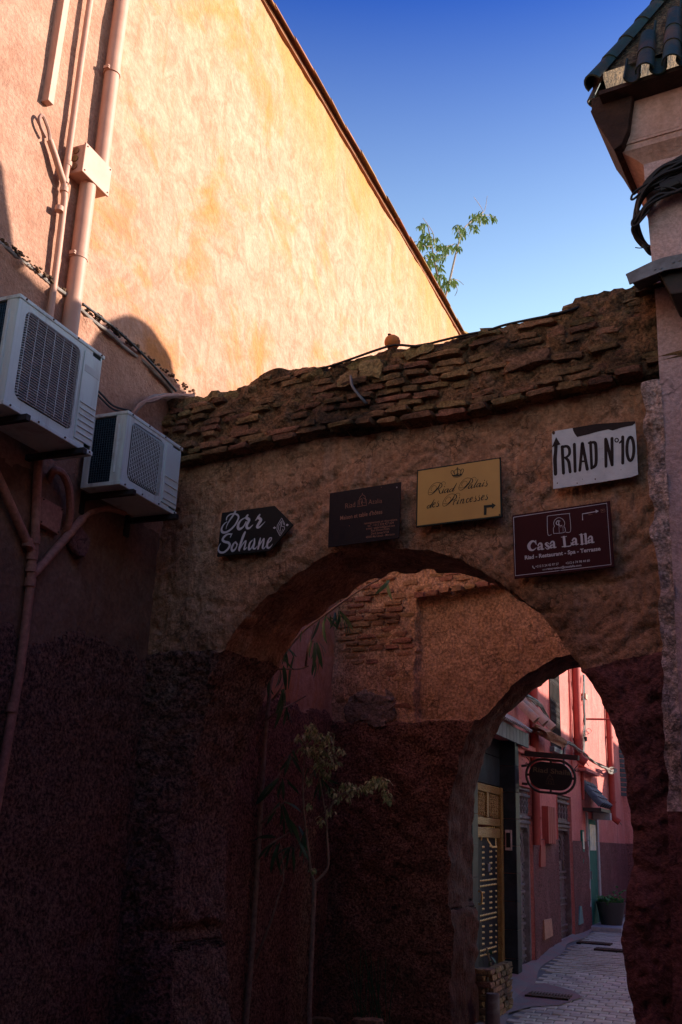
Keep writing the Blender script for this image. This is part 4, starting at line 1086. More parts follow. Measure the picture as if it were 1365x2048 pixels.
# 3. brass sign
t = thing('palace_sign', 'brass-coloured sign with dark border, a crown and two lines of script', 'sign', AF, AF.px(918, 1050, SO))
sh = Sheet(AF, SO, 845, 920, 155/1365)
big = lambda L: [(v.x, v.z) for v in (AF.px(x, y, SO) for x, y in L)]
panel(t, big([(834, 940), (1002, 914), (1005, 1034), (832, 1055)]), SO, .012, M['darkgreen'], 'border', .003)
panel(t, big([(837, 942.5), (999.5, 917), (1001.5, 1031), (835, 1051.5)]), SO+.0012, .001, M['gold'], 'panel', 0)
sh.off = SO+.0012
dgm = M['darkgreen']
def at(L, dx, dy): return [(x+dx, y+dy, w_) for x, y, w_ in L]
gP = [[(855, 340, 9), (830, 395, 18), (775, 465, 18), (720, 515, 10), (670, 535, 6), (645, 510, 6), (655, 455, 6), (700, 380, 6), (770, 325, 6), (840, 320, 7), (885, 345, 12), (885, 385, 12), (850, 420, 8), (805, 430, 5)], [(655, 490, 5), (730, 485, 5), (785, 435, 5), (785, 385, 5), (740, 375, 5), (695, 430, 5), (710, 465, 5)], [(870, 330, 5), (915, 302, 5), (950, 325, 5), (940, 360, 5)]]
ga = [[(72, -70, 7), (32, -60, 9), (2, -20, 13), (14, 0, 10), (52, -35, 7), (77, -72, 9), (56, -15, 15), (64, -4, 7), (90, -28, 5)]]
gl = [[(80, -150, 7), (30, -60, 15), (8, -15, 15), (15, -2, 8), (40, -25, 5)]]
gi = [[(35, -75, 9), (5, -20, 15), (2, 0, 9), (30, -24, 5)], [(45, -112, 14), (43, -108, 14)]]
gd = [[(70, -60, 7), (30, -50, 9), (2, -20, 13), (12, 0, 10), (50, -30, 7), (130, -158, 7), (75, -55, 17), (55, -15, 13), (68, -8, 6), (92, -38, 5)]]
gs = [[(45, -105, 5), (28, -72, 9), (46, -42, 15), (30, -8, 13), (0, -10, 9)]]
ge = [[(10, -40, 7), (50, -70, 9), (50, -88, 7), (25, -80, 9), (3, -35, 15), (15, -3, 11), (45, -25, 5)]]
gr = [[(20, -75, 7), (2, 0, 15)], [(10, -40, 6), (45, -80, 9), (60, -75, 11)]]
gn = [[(25, -75, 9), (0, 0, 13)], [(8, -30, 6), (50, -75, 9), (65, -65, 13), (45, -12, 13), (55, -2, 8), (80, -30, 5)]]
gc = [[(55, -65, 11), (40, -80, 7), (12, -50, 13), (5, -10, 13), (25, -3, 9), (55, -30, 5)]]
gR = [at(L, -540, 80) for L in gP]+[[(285, 510, 9), (300, 545, 17), (307, 580, 15), (330, 590, 7), (352, 568, 5)]]
LET = list(gR)
for g_, x, y in ((gi, 350, 582), (ga, 388, 578), (gd, 480, 562), (gP, 0, 0), (ga, 808, 505), (gl, 905, 490), (ga, 955, 478), (gi, 1055, 470), (gs, 1100, 468),
                 (gd, 85, 850), (ge, 180, 836), (gs, 245, 825), (gP, -285, 280), (gr, 545, 788), (gi, 612, 778), (gn, 668, 765), (gc, 772, 752), (ge, 838, 742), (gs, 905, 735), (gs, 970, 722), (ge, 1040, 710), (gs, 1105, 705)):
    LET += [at(L, x, y) for L in g_]
strokes(t, 'lettering', dgm, sh, LET, wk=1.15)
CR = [[(535, 272, 22), (620, 278, 24), (700, 250, 22)], [(545, 295, 10), (625, 302, 10), (692, 272, 10)], [(535, 265, 12), (508, 225, 10), (515, 195, 10), (545, 190, 10), (560, 235, 10)], [(700, 245, 12), (730, 195, 10), (722, 162, 10), (695, 165, 10), (680, 215, 10)],
      [(580, 265, 12), (562, 215, 10), (585, 175, 10), (618, 172, 10)], [(668, 250, 12), (680, 200, 10), (655, 165, 10), (622, 172, 10)], [(622, 265, 14), (620, 190, 14), (621, 128, 10)], [(602, 150, 10), (640, 146, 10)], [(600, 255, 18), (640, 245, 18)]]
strokes(t, 'crown', dgm, sh, CR)
b = MB(); PL = sh.poly([(1085, 800), (1230, 785), (1225, 755), (1297, 797), (1230, 862), (1228, 832), (1135, 842), (1132, 968), (1085, 970)])
b.add([(x, -sh.off-.0015, z) for x, z in PL], [tuple(range(9))]); b.part('arrow', dgm, t, fix=False)
screws(t, Sheet(AF, SO+.0012, 800, 880, 260/1365), [(188, 335), (1046, 192), (1048, 785), (178, 905)], M['rust'], .006)
# 4. whitewashed tin
t = thing('painted_tin_sign', 'whitewashed tin sign hand-painted with an up arrow and number 10', 'sign', AF, AF.px(1190, 960, SO))
sh = Sheet(AF, SO, 1095, 840, 190/1365)
panel(t, sh.poly([(66, 190), (125, 155), (365, 115), (700, 58), (1262, 18), (1280, 250), (1305, 785), (1200, 822), (700, 905), (85, 993)]), SO, .004, M['tinwhite'])
K = [[(215, 385, 48), (235, 765, 48)], [(215, 388, 44), (285, 380, 44), (318, 420, 46), (318, 490, 44), (275, 535, 34), (232, 540, 28)], [(265, 545, 42), (308, 600, 46), (330, 748, 46)], [(390, 350, 48), (402, 740, 46)],
     [(505, 338, 50), (488, 520, 46), (468, 725, 44)], [(505, 338, 50), (540, 520, 48), (576, 710, 48)], [(480, 598, 30), (550, 592, 30)], [(622, 320, 44), (640, 695, 44)], [(598, 332, 34), (680, 325, 48), (700, 400, 50), (702, 610, 50), (675, 672, 48), (632, 690, 34)],
     [(840, 275, 48), (845, 668, 46)], [(848, 290, 46), (890, 460, 48), (930, 640, 44)], [(930, 265, 48), (934, 648, 46)], [(1085, 242, 46), (1086, 622, 48)], [(1042, 328, 28), (1080, 290, 32)],
     [(1195+50*sin(2*pi*k/20), 415-168*cos(2*pi*k/20), 48) for k in range(21)], [(998+24*sin(2*pi*k/10), 291-26*cos(2*pi*k/10), 18) for k in range(11)]]
strokes(t, 'lettering', M['brushbrown'], sh, K)
b = MB(); b.stroke(sh.st([(125, 370, 52), (122, 450, 54), (112, 560, 58), (116, 680, 56), (120, 778, 54)]), -SO, .0015)
PL = sh.poly([(128, 246), (192, 352), (68, 392)]); b.add([(x, -SO-.0018, z) for x, z in PL], [(0, 1, 2)]); b.part('arrow', M['brushbrown'], t, fix=False)
PL = sh.poly([(365, 115), (700, 58), (1262, 19), (1264, 48), (1222, 80), (1160, 90), (1050, 115), (940, 152), (880, 135), (830, 145), (700, 175), (600, 205), (530, 222), (432, 246), (395, 200), (372, 150)])
b = MB(); b.add([(x, -SO-.0015, z) for x, z in PL], [tuple(range(len(PL)))]); b.part('painted_out_band', M['brushbrown'], t, fix=False)
b = MB()
for cx, cy, r in ((690, 850, 10), (430, 908, 8), (145, 908, 9), (92, 185, 22), (505, 850, 5), (1060, 716, 5)):
    b.add([(sh.p(cx+r*cos(2*pi*k/7), cy+r*1.3*sin(2*pi*k/7))[0], -SO-.0012, sh.p(cx+r*cos(2*pi*k/7), cy+r*1.3*sin(2*pi*k/7))[1]) for k in range(7)], [tuple(range(7))])
b.part('rust_spots', M['rust'], t, fix=False)
# 5. burgundy panel
t = thing('restaurant_sign', 'burgundy rectangular sign with thin silver border and bold serif lettering', 'sign', AF, AF.px(1128, 1150, SO))
sh = Sheet(AF, SO, 1020, 1000, 210/1365)
panel(t, sh.poly([(30, 200), (1302, 10), (1360, 870), (60, 1025)]), SO, .012, M['burgundy'])
sv = M['silver']
strokes(t, 'border_line', sv, sh, [[(50, 225, 9), (1262, 42, 9), (1318, 840, 9), (75, 985, 9), (50, 225, 9)]], smooth=False)
b = MB(); b.stroke(sh.st([(948, 260, 12), (945, 182, 12), (1122, 150, 12)]), -SO, .0015, False)
b.add([(x, -SO-.0018, z) for x, z in sh.poly([(1116, 127), (1158, 145), (1120, 170)])], [(0, 1, 2)]); b.part('arrow', sv, t, fix=False)
strokes(t, 'emblem', sv, sh, [[(545, 448, 6), (497, 447, 7), (488, 235, 8), (495, 214, 7), (520, 205, 7), (760, 178, 7), (778, 195, 7), (792, 400, 7), (730, 420, 7)],
      [(572, 437, 7), (568, 372, 7), (580, 342, 7), (572, 300, 7), (592, 255, 7), (640, 230, 6), (690, 252, 7), (715, 300, 7), (705, 345, 7), (718, 362, 7), (712, 420, 7), (572, 437, 7)], [(655, 275, 9), (625, 270, 12), (605, 298, 14), (618, 322, 11), (650, 315, 8)], [(638, 280, 12), (642, 336, 12), (682, 328, 8)], [(640, 345, 5), (645, 425, 5)], [(655, 355, 4), (690, 350, 4), (694, 415, 4)]])
CA = [[(345, 575, 7), (322, 540, 18), (285, 542, 32), (250, 590, 44), (262, 638, 38), (302, 653, 22), (346, 622, 8)], [(338, 526, 10), (345, 578, 10)]]
la = [[(-42, -55, 22), (-24, -82, 18), (0, -72, 28), (5, -20, 30), (8, -6, 28), (34, -8, 10)], [(2, -42, 8), (-38, -28, 24), (-38, -2, 24), (-2, -10, 10)]]
ls = [[(30, -62, 9), (4, -82, 14), (-18, -66, 24), (4, -42, 30), (28, -18, 24), (4, 0, 14), (-22, -22, 9)]]
lL = [[(704, 482, 34), (718, 602, 34)], [(672, 484, 9), (738, 474, 9)], [(682, 608, 12), (790, 596, 14), (796, 552, 7)]]
ll = [[(0, -125, 32), (10, -2, 32)], [(-28, -122, 8), (8, -126, 8)], [(-14, 2, 9), (34, -4, 9)]]
LT = CA+[at(L, 412, 645) for L in la]+[at(L, 485, 638) for L in ls]+[at(L, 572, 622) for L in la]+lL+[at(L, 858, 582) for L in la]+[at(L, 932, 575) for L in ll]+[at(L, 984, 568) for L in ll]+[at(L, 1066, 556) for L in la]
strokes(t, 'lettering', sv, sh, LT)
line(t, sh, 'Riad - Restaurant - Spa - Terrasse', sv, 'lettering', (198, 774), (1182, 655), 50, .0011)
line(t, sh, '+212 5 24 42 97 57', sv, 'small_print', (335, 880), (638, 845), 30, .0003)
line(t, sh, '+212 6 74 98 44 60', sv, 'small_print', (728, 836), (1042, 800), 30, .0003)
line(t, sh, 'reservation@casalalla.com', sv, 'small_print', (480, 910), (932, 860), 28, .0003)
line(t, sh, '100m', cp, 'small_print', (1020, 200), (1075, 192), 18)
strokes(t, 'telephone_mark', sv, sh, [[(300, 862, 14), (304, 880, 8), (322, 888, 12)]]); strokes(t, 'envelope_mark', M['zinc'], sh, [[(432, 908, 20), (466, 903, 20)]], smooth=False)
screws(t, sh, [(640, 158), (72, 575), (1268, 350), (655, 912), (70, 240), (1240, 58)], M['black'], .005)
strokes(t, 'small_crest', cp, sh, [[(1185, 125, 5), (1235, 118, 5), (1240, 155, 5), (1190, 162, 5), (1185, 125, 5)], [(1200, 140, 10), (1215, 135, 10)]], smooth=False)
# ------------------------------------------------------------------ small things on the arch top
P = smooth_path([AF.px(x, y, o) for x, y, o in ((610, 738, .13), (650, 735, .13), (700, 719, .13), (745, 703, .13), (780, 692, .13), (800, 690, .13), (838, 692, .13), (880, 682, .13), (930, 670, .13), (972, 662, .13), (1010, 650, .13), (1060, 639, .13), (1105, 630, .13), (1150, 617, .13), (1175, 606, .05))], 5)
b = MB(); b.tube(P, .011, 6)
b.solo('wall_top_cable', 'black cable strung along the top edge of the brick arch wall', 'cable', M['cable'], AF, P[0], smooth=40)
P = smooth_path([AF.px(x, y, o) for x, y, o in ((701, 742, .03), (702, 756, .16), (705, 772, .17), (716, 788, .16), (732, 806, .12), (736, 812, .03))], 4)
b = MB(); b.tube(P, .012, 6)
b.solo('bent_rod', 'bent grey metal rod poking out of the brick top of the arch wall', 'rod', M['zinc'], AF, P[0], smooth=40)
t = thing('clay_jar', 'small round orange clay jar standing on top of the brick arch wall', 'jar', AF, AF.px(785, 699, -.02))
c = AF.px(785, 696, -.0); R = 1.12*(AF.px(798, 690, -.02).x-AF.px(772, 690, -.02).x)/2
b = MB(); b.lathe([(R*.6, 0), (R*.95, R*.45), (R, R*.85), (R*.85, R*1.3), (R*.45, R*1.62), (R*.25, R*1.7)], c, 18); b.part('body', M['terracotta'], t, smooth=60)
b = MB(); b.lathe([(R*.25, R*1.68), (R*.16, R*1.8), (R*.24, R*1.98), (R*.05, R*2.0)], c+Vector((-.03, 0, 0)), 10); b.part('neck', M['darkboard'], t, smooth=60)

# ------------------------------------------------------------------ vegetation
def leaf_mesh(L, Wd, droop, fold=.25, n=5):
    vs = []; fs = []
    for i in range(n+1):
        u = i/n; w_ = Wd*sin(pi*min(1, u*.92+.06))**.8*(1 if u < .98 else .15)
        x = L*u*(1-.18*droop*u); z = -droop*L*.55*u*u
        vs += [(x, -w_/2, z+fold*w_*.4), (x, 0, z), (x, w_/2, z+fold*w_*.4)]
    for i in range(n):
        a = i*3
        fs += [(a, a+1, a+4, a+3), (a+1, a+2, a+5, a+4)]
    return vs, fs
def add_leaf(b, p, az, el, L, Wd, droop):
    vs, fs = leaf_mesh(L, Wd, droop, n=4)
    R_ = Matrix.Rotation(az, 3, 'Z') @ Matrix.Rotation(-el, 3, 'Y') @ Matrix.Rotation(rng.uniform(-.5, .5), 3, 'X')
    b.add([R_ @ Vector(v)+Vector(p) for v in vs], fs)
lf = []
for k in range(4):
    b = MB(); vs, fs = leaf_mesh(1, .15, (.25, .6, 1.0, .45)[k], n=6); b.add(vs, fs); lf.append(b.mesh('leaf', M['leaf'], smooth='all', fix=False))
# two saplings rooted on the roof behind the coping
def sapling(label, stemL, sprigs, off, mt, ends):
    t = thing('roof_sapling', label, 'sapling', LF, LF.px(*stemL[0], off), 'saplings above the coping')
    b = MB(); P = smooth_path([LF.px(x, y, off) for x, y in stemL], 4); n = len(P)
    b.tube(P, [.026*(1-.7*i/n) for i in range(n)], 7); b.part('stem', M['bark'], t, smooth=50)
    b = MB()
    for L in ends: 
        Q = smooth_path([LF.px(x, y, off+rng.uniform(-.1, .1)) for x, y in L], 4); b.tube(Q, [.010*(1-.6*i/len(Q)) for i in range(len(Q))], 5)
    b.part('twigs', M['bark'], t, smooth=50)
    b = MB()
    for x, y, r, n in sprigs:
        for k in range(int(n*1.7)):
            a = rng.uniform(0, 2*pi); rr = r*sqrt(rng.random()); p = LF.px(x+rr*cos(a), y+rr*.85*sin(a), off+rng.uniform(-.25, .25))
            add_leaf(b, p, rng.uniform(0, 2*pi), rng.uniform(-1.2, -.2), rng.uniform(.10, .19), .042, .6)
    b.part('foliage', mt, t, kind='stuff', fix=False)
so_ = -.35
sapling('shorter leafy roof sapling with upright bushy stem against the sky, left of its taller twin', [(884, 600), (876, 555), (868, 515), (862, 480), (856, 452)],
        [(846, 452, 8, 14), (851, 470, 7, 10), (840, 486, 9, 14), (861, 480, 9, 12), (857, 470, 6, 8), (871, 478, 5, 8), (880, 492, 9, 16), (893, 496, 9, 16), (907, 492, 9, 14), (872, 512, 8, 10), (884, 513, 8, 10), (853, 513, 7, 8), (858, 528, 9, 14), (879, 533, 7, 14), (869, 550, 8, 10), (882, 552, 8, 14), (884, 570, 7, 12), (845, 490, 6, 6), (862, 505, 6, 8)], so_, M['leafl'],
        [[(867, 510), (885, 497), (908, 488)], [(864, 492), (848, 492), (838, 482)], [(868, 520), (852, 516), (843, 514)], [(870, 525), (885, 515), (898, 510)], [(868, 490), (866, 465), (846, 436)]])
sapling('taller leaning roof sapling with leafy tip against the sky, right of its bushy twin', [(891, 594), (900, 560), (907, 530), (914, 500), (921, 475), (930, 455), (943, 443), (958, 432)],
        [(918, 456, 10, 18), (919, 470, 7, 10), (930, 464, 6, 9), (940, 449, 6, 8), (948, 455, 7, 12), (953, 436, 9, 16), (962, 430, 10, 22), (968, 438, 8, 14), (978, 434, 8, 12), (989, 434, 5, 8), (947, 432, 7, 8), (904, 560, 6, 12), (907, 566, 5, 10), (893, 560, 7, 10), (897, 572, 6, 8), (920, 497, 4, 5)], so_, M['leafl'],
        [[(958, 432), (966, 421), (948, 394)], [(960, 430), (970, 420), (975, 392)], [(958, 432), (975, 430), (990, 434)], [(903, 560), (916, 560), (928, 570)], [(910, 565), (915, 580), (910, 592)], [(922, 474), (918, 462), (914, 452)]])
# the dark tree behind the near arch
TX = Vector((-4.25, 9.35, gz(9.35)))
PF = Fr((-4.3, 9.4, 0), radians(20))         # a plane facing the camera for the plants
t = thing('long_leaved_tree', 'slim dark tree with long drooping leaves standing behind the left jamb of the arch', 'tree', PF, PF.px(485, 2110))
def PPx(x, y, o=0): return PF.px(x, y, o)
zg = gz(9.4)
P = smooth_path([PPx(485, 2110), PPx(492, 2040), PPx(504, 1900), PPx(514, 1750), PPx(521, 1640), PPx(528, 1520), PPx(538, 1400), PPx(548, 1330), PPx(566, 1270), PPx(590, 1200), PPx(620, 1140)], 4)
P[0].z = zg; n = len(P)
b = MB(); b.tube(P, [.032*(1-.6*i/n) for i in range(n)], 9); tr = b.part('trunk', M['bark'], t, smooth=60)
BR = [[(512, 1918), (528, 1880), (545, 1835), (560, 1785), (568, 1755), (562, 1690)], [(534, 1440), (560, 1420), (590, 1405), (612, 1392)], [(546, 1338), (575, 1338), (600, 1338), (618, 1332)], [(612, 1332), (616, 1300), (622, 1280), (630, 1250)], [(545, 1400), (560, 1380), (572, 1350)],
      [(524, 1600), (545, 1570), (565, 1540), (580, 1520)], [(520, 1650), (550, 1620), (575, 1600)], [(516, 1720), (540, 1690), (570, 1670), (600, 1650)], [(548, 1340), (600, 1270), (650, 1230), (690, 1200)], [(650, 1230), (720, 1180), (775, 1150)], [(560, 1750), (590, 1700), (615, 1660)]]
for L in BR:
    Q = smooth_path([PPx(x, y, rng.uniform(0, .12) if i else 0) for i, (x, y) in enumerate(L)], 4)
    b = MB(); b.tube(Q, [.014*(1-.65*i/len(Q)) for i in range(len(Q))], 6); b.part('branch', M['bark'], t, smooth=60, sub=tr)
def hang(par, x, y, tox, toy, o, nm='leaf', mi=None, w_=1.0):
    p, q = PPx(x, y, o), PPx(tox, toy, o+rng.uniform(-.08, .14)); d = q-p; L = d.length
    if L < .02: return
    az = atan2(d.y, d.x); el = math.asin(max(-1, min(1, d.z/L)))
    R_ = Matrix.Rotation(az, 4, 'Z') @ Matrix.Rotation(-el-.12, 4, 'Y') @ Matrix.Rotation(rng.uniform(-1.3, 1.3), 4, 'X')
    place(lf[mi if mi is not None else rng.randrange(4)], nm, par, p, R_.to_euler(), (L*1.08, L*w_*rng.uniform(.85, 1.15), L))
LV = [((774, 1160), (776, 1200)), ((680, 1222), (706, 1262)), ((680, 1222), (697, 1270)), ((676, 1222), (686, 1262)), ((660, 1228), (664, 1252)), ((655, 1235), (678, 1272)), ((655, 1235), (662, 1250)), ((650, 1235), (640, 1265)), ((648, 1240), (644, 1285)), ((640, 1240), (630, 1280)), ((670, 1225), (672, 1250)),
      ((638, 1282), (650, 1318)), ((634, 1285), (640, 1330)), ((632, 1285), (644, 1345)), ((630, 1282), (632, 1318)), ((630, 1320), (634, 1362)), ((630, 1283), (616, 1286)), ((578, 1296), (594, 1330)), ((576, 1297), (592, 1315)), ((572, 1302), (576, 1338)), ((570, 1302), (562, 1340)), ((604, 1262), (600, 1285)), ((570, 1300), (556, 1325)),
      ((568, 1376), (578, 1420)), ((566, 1378), (562, 1458)), ((568, 1378), (560, 1430)), ((570, 1412), (586, 1450)), ((572, 1415), (580, 1440)), ((558, 1340), (563, 1378)), ((536, 1360), (528, 1400)), ((538, 1355), (536, 1395)), ((572, 1380), (567, 1320)),
      ((582, 1510), (545, 1530)), ((580, 1512), (562, 1548)), ((584, 1512), (598, 1545)), ((582, 1512), (583, 1550)), ((586, 1500), (588, 1520)), ((560, 1556), (528, 1592)), ((560, 1560), (548, 1600)), ((565, 1556), (566, 1600)), ((572, 1558), (578, 1578)), ((575, 1565), (604, 1590)), ((556, 1560), (520, 1612)), ((562, 1570), (556, 1598)),
      ((618, 1535), (608, 1560)), ((622, 1536), (642, 1552)), ((640, 1556), (628, 1600)), ((642, 1556), (652, 1595)), ((645, 1558), (672, 1612)), ((640, 1552), (676, 1572)), ((560, 1605), (535, 1650)), ((562, 1608), (564, 1655)), ((566, 1608), (580, 1668)), ((568, 1605), (600, 1612)), ((572, 1640), (582, 1672)), ((574, 1636), (600, 1690)),
      ((552, 1675), (520, 1678)), ((556, 1680), (535, 1712)), ((560, 1684), (552, 1720)), ((556, 1690), (540, 1745)), ((584, 1690), (560, 1700)), ((582, 1692), (570, 1740)), ((586, 1695), (588, 1745)), ((600, 1682), (622, 1725)), ((604, 1680), (616, 1700)), ((596, 1655), (604, 1690)), ((612, 1660), (598, 1712)), ((540, 1690), (514, 1720))]
for (p_, q_) in LV:
    hang(t, p_[0], p_[1], q_[0], q_[1], rng.uniform(.02, .2))
    if rng.random() < .75: hang(t, p_[0]+rng.uniform(-6, 6), p_[1]+rng.uniform(-5, 5), q_[0]+rng.uniform(-16, 16), q_[1]+rng.uniform(-14, 6), rng.uniform(-.1, .2))
# the variegated shrub
t = thing('variegated_fig', 'small cream-and-green variegated fig tree on a thin stem behind the arch', 'tree', PF, PPx(621, 2110, .1))
P = smooth_path([PPx(620, 2110, .1), PPx(619, 2040, .1), PPx(623, 1920, .1), PPx(628, 1800, .1), PPx(629, 1762, .1)], 4); P[0].z = zg
b = MB(); b.tube(P, .022, 8); tr = b.part('trunk', M['bark'], t, smooth=60)
for L in ([(629, 1765), (622, 1740), (617, 1700), (610, 1640), (606, 1560), (612, 1500)], [(630, 1765), (648, 1748), (657, 1728), (655, 1680), (652, 1630), (640, 1560), (625, 1490)], [(652, 1640), (670, 1600), (700, 1582), (735, 1575), (765, 1560)], [(618, 1560), (640, 1530), (670, 1510)]):
    Q = smooth_path([PPx(x, y, .1) for x, y in L], 4); b = MB(); b.tube(Q, [.016*(1-.6*i/len(Q)) for i in range(len(Q))], 6); b.part('branch', M['bark'], t, smooth=60, sub=tr)
b = MB()
for x, y, r, n in ((622, 1458, 14, 34), (602, 1474, 9, 12), (632, 1470, 12, 24), (655, 1472, 14, 30), (628, 1495, 16, 34), (645, 1512, 16, 34), (662, 1500, 10, 16), (608, 1500, 8, 10), (680, 1500, 9, 14), (668, 1522, 11, 18), (640, 1535, 14, 26), (655, 1545, 10, 14), (690, 1570, 10, 18), (705, 1575, 10, 18), (722, 1578, 10, 18), (738, 1572, 11, 20), (752, 1560, 11, 24), (768, 1562, 10, 22), (772, 1585, 8, 14), (780, 1600, 6, 8), (664, 1582, 10, 14), (675, 1592, 8, 10), (660, 1620, 10, 12), (642, 1640, 8, 7), (626, 1738, 6, 6), (700, 1590, 9, 10), (615, 1610, 8, 6), (618, 1560, 9, 8)):
    for k in range(int(n*1.3)):
        a = rng.uniform(0, 2*pi); rr = r*sqrt(rng.random()); p = PPx(x+rr*cos(a), y+rr*sin(a), .1+rng.uniform(-.12, .12))
        add_leaf(b, p, rng.uniform(0, 2*pi), rng.uniform(-1.1, 0), rng.uniform(.045, .085), .028, .9)
b.part('foliage', M['leafv'], t, kind='stuff', fix=False)
# low growth and stones at the foot
t = thing('dry_grass_tuft', 'thin dry grass blades and weeds in the dark corner behind the arch', 'grass', PF, PPx(740, 2060, -.3))
b = MB()
for k in range(26):
    x = rng.uniform(715, 790); p = PPx(x, 2075, -.3); q = PPx(x+rng.uniform(-45, 25), rng.uniform(1890, 2020), -.3)
    b.tube(smooth_path([p, (p+q)/2+Vector((rng.uniform(-.03, .03), 0, .04)), q], 3), [.005]*7 and .004, 4)
b.part('blades', M['leaf'], t, kind='stuff', fix=False)
for i, (x, y, s_, lab) in enumerate(((645, 2042, .16, 'rounded pale stone lying at the foot of the variegated fig'), (735, 2046, .2, 'long flat stone lying in the corner behind the arch'))):
    c = PPx(x, y, -.2); b = MB(); b.blob((c.x, c.y, c.z-.02), (s_*1.4, s_, s_*.6), i+3, 3, .2)
    b.solo('loose_stone', lab, 'stone', M['stone'], PF, c, smooth=60)

# ------------------------------------------------------------------ cables and the metal canopy on the corner building
t = thing('cable_coil', 'thick tangle of black cables wrapped round the corner of the tiled building', 'cables', AF, AF.px(1300, 380, .2))
for k in range(22):
    j = lambda s_=1: rng.uniform(-8, 8)*s_
    o = OFF+.03+rng.uniform(0, .12); s_ = k/21*48-8
    if k < 14: L = [(1420, 296+s_+j(.3), o), (1365, 322+s_+j(.5), o), (1325, 342+s_+j(.5), o), (1297, 366+s_*.8+j(.6), o), (1279, 398+s_*.5+j(.8), o-.02), (1273+j(.5), 430+j(), o-.05), (1276+j(.5), 462, o-.1), (1290+j(.4), 490, o-.2), (1312, 512+j(.5), -.1)]
    else: L = [(1400, 352+s_*.4+j(), o+.03), (1350, 372+s_*.3+j(), o), (1318, 394+j(), o), (1292, 418+j(), o), (1276+j(.6), 440+j(), o-.03), (1270+j(.5), 462+j(.5), o-.08), (1282, 485+j(.5), o-.15), (1300, 500+j(), o-.2), (1316, 508, -.1)]
    b = MB(); b.tube(smooth_path([AF.px(*q) for q in L]), rng.uniform(.009, .017), 6); b.part('cable', M['cable'], t, smooth=40)
for L in ([(1296, 366), (1270, 384), (1263, 396), (1268, 398), (1290, 380), (1330, 360)], [(1275, 430), (1265, 442), (1266, 452), (1276, 448), (1300, 420)], [(1380, 395), (1350, 378), (1325, 374), (1310, 378)], [(1335, 366), (1338, 358), (1352, 356), (1370, 372)], [(1271, 495), (1282, 496), (1298, 492)]):
    b = MB(); b.tube(smooth_path([AF.px(x, y, OFF+.12) for x, y in L]), .009 if L[0][0] != 1271 else .004, 6); b.part('cable', M['cable'], t, smooth=40)
b = MB(); b.tube([AF.px(1380, 352, OFF+.1), AF.px(1322, 376, OFF+.1)], .05, 8, squash=.6); b.part('sleeve', M['cable'], t, smooth=40)
t = thing('metal_canopy', 'grey folded sheet-metal canopy with a box under it on the corner building', 'canopy', AF, AF.px(1330, 545, .2))
o = OFF+.42
pl = [AF.px(*q, o) for q in ((1252, 548), (1304, 523), (1330, 514), (1400, 500), (1400, 528), (1330, 540), (1259, 568))]
b = MB(); b.prism([(v.x, v.z) for v in pl], -o, -o+.012); b.part('front_strip', M['zinc'], t)
b = MB(); tp = pl[:4]; vs = [(v.x, -o, v.z) for v in tp]+[(v.x, -OFF-.02, v.z+.1) for v in tp]
vs += [(x, y, z-.012) for x, y, z in vs]
b.add(vs, [(0, 1, 5, 4), (1, 2, 6, 5), (2, 3, 7, 6), (8, 9, 13, 12), (9, 10, 14, 13), (10, 11, 15, 14), (0, 4, 12, 8)]); b.part('sheet', M['zinc'], t)
bx = [AF.px(*q, o-.06) for q in ((1318, 545), (1400, 530), (1400, 582), (1341, 589))]
b = MB(); b.prism([(v.x, v.z) for v in bx], -o+.06, -OFF-.02); b.part('box', M['steel'], t, bevel=.01)
b = MB(); q = [AF.px(*q, o) for q in ((1303, 522), (1332, 509), (1352, 505), (1353, 511), (1330, 518))]; b.prism([(v.x, v.z) for v in q], -o+.03, -OFF-.05); b.part('mortar_fillet', M['lime'], t)
for x, y in ((1310, 538), (1322, 536), (1347, 524), (1360, 520)):
    v = AF.px(x, y, o); b = MB(); b.lathe([(.01, 0), (.01, .006)], v, 8, Matrix.Rotation(pi/2, 3, 'X')); b.part('rivet', M['zinc'], t)
# ------------------------------------------------------------------ the lane beyond: pavement
pv = thing('lane_pavement', None, None, WORLD, (0, 0, 0), kind='structure')
b = grid_strip(lambda x, y: (x, y, gz(y)-.012), [-3.34, -3, -2, -.4, 4.6], [8, 11, 14, 18, 24, 34]); b.part('mortar_bed', M['pavebed'], pv, fix=False)
kerbx = interp([(8, -2.7), (11.5, -2.82), (12.8, -2.9), (14.6, -3.06), (16.0, -3.14), (20, -3.22), (34, -3.3)])
pm = []
for k in range(4):
    b = MB(); b.box((0, 0, 0), (1, 1, 1)); 
    vs = []
    b = MB(); e_ = .06
    vs = [(-.5, -.5, -.5), (.5, -.5, -.5), (.5, .5, -.5), (-.5, .5, -.5), (-.5, -.5, .3), (.5, -.5, .3), (.5, .5, .3), (-.5, .5, .3), (-.5+e_, -.5+e_, .5), (.5-e_, -.5+e_, .5), (.5-e_, .5-e_, .5), (-.5+e_, .5-e_, .5)]
    vs = [(x+rng.uniform(-.02, .02), y+rng.uniform(-.02, .02), z) for x, y, z in vs]
    b.add(vs, [(0, 1, 5, 4), (1, 2, 6, 5), (2, 3, 7, 6), (3, 0, 4, 7), (4, 5, 9, 8), (5, 6, 10, 9), (6, 7, 11, 10), (7, 4, 8, 11), (8, 9, 10, 11)])
    pm.append(b.mesh('paver', M['paver']))
stuff = MB(); npv = 0
y = 10.3; row = 0
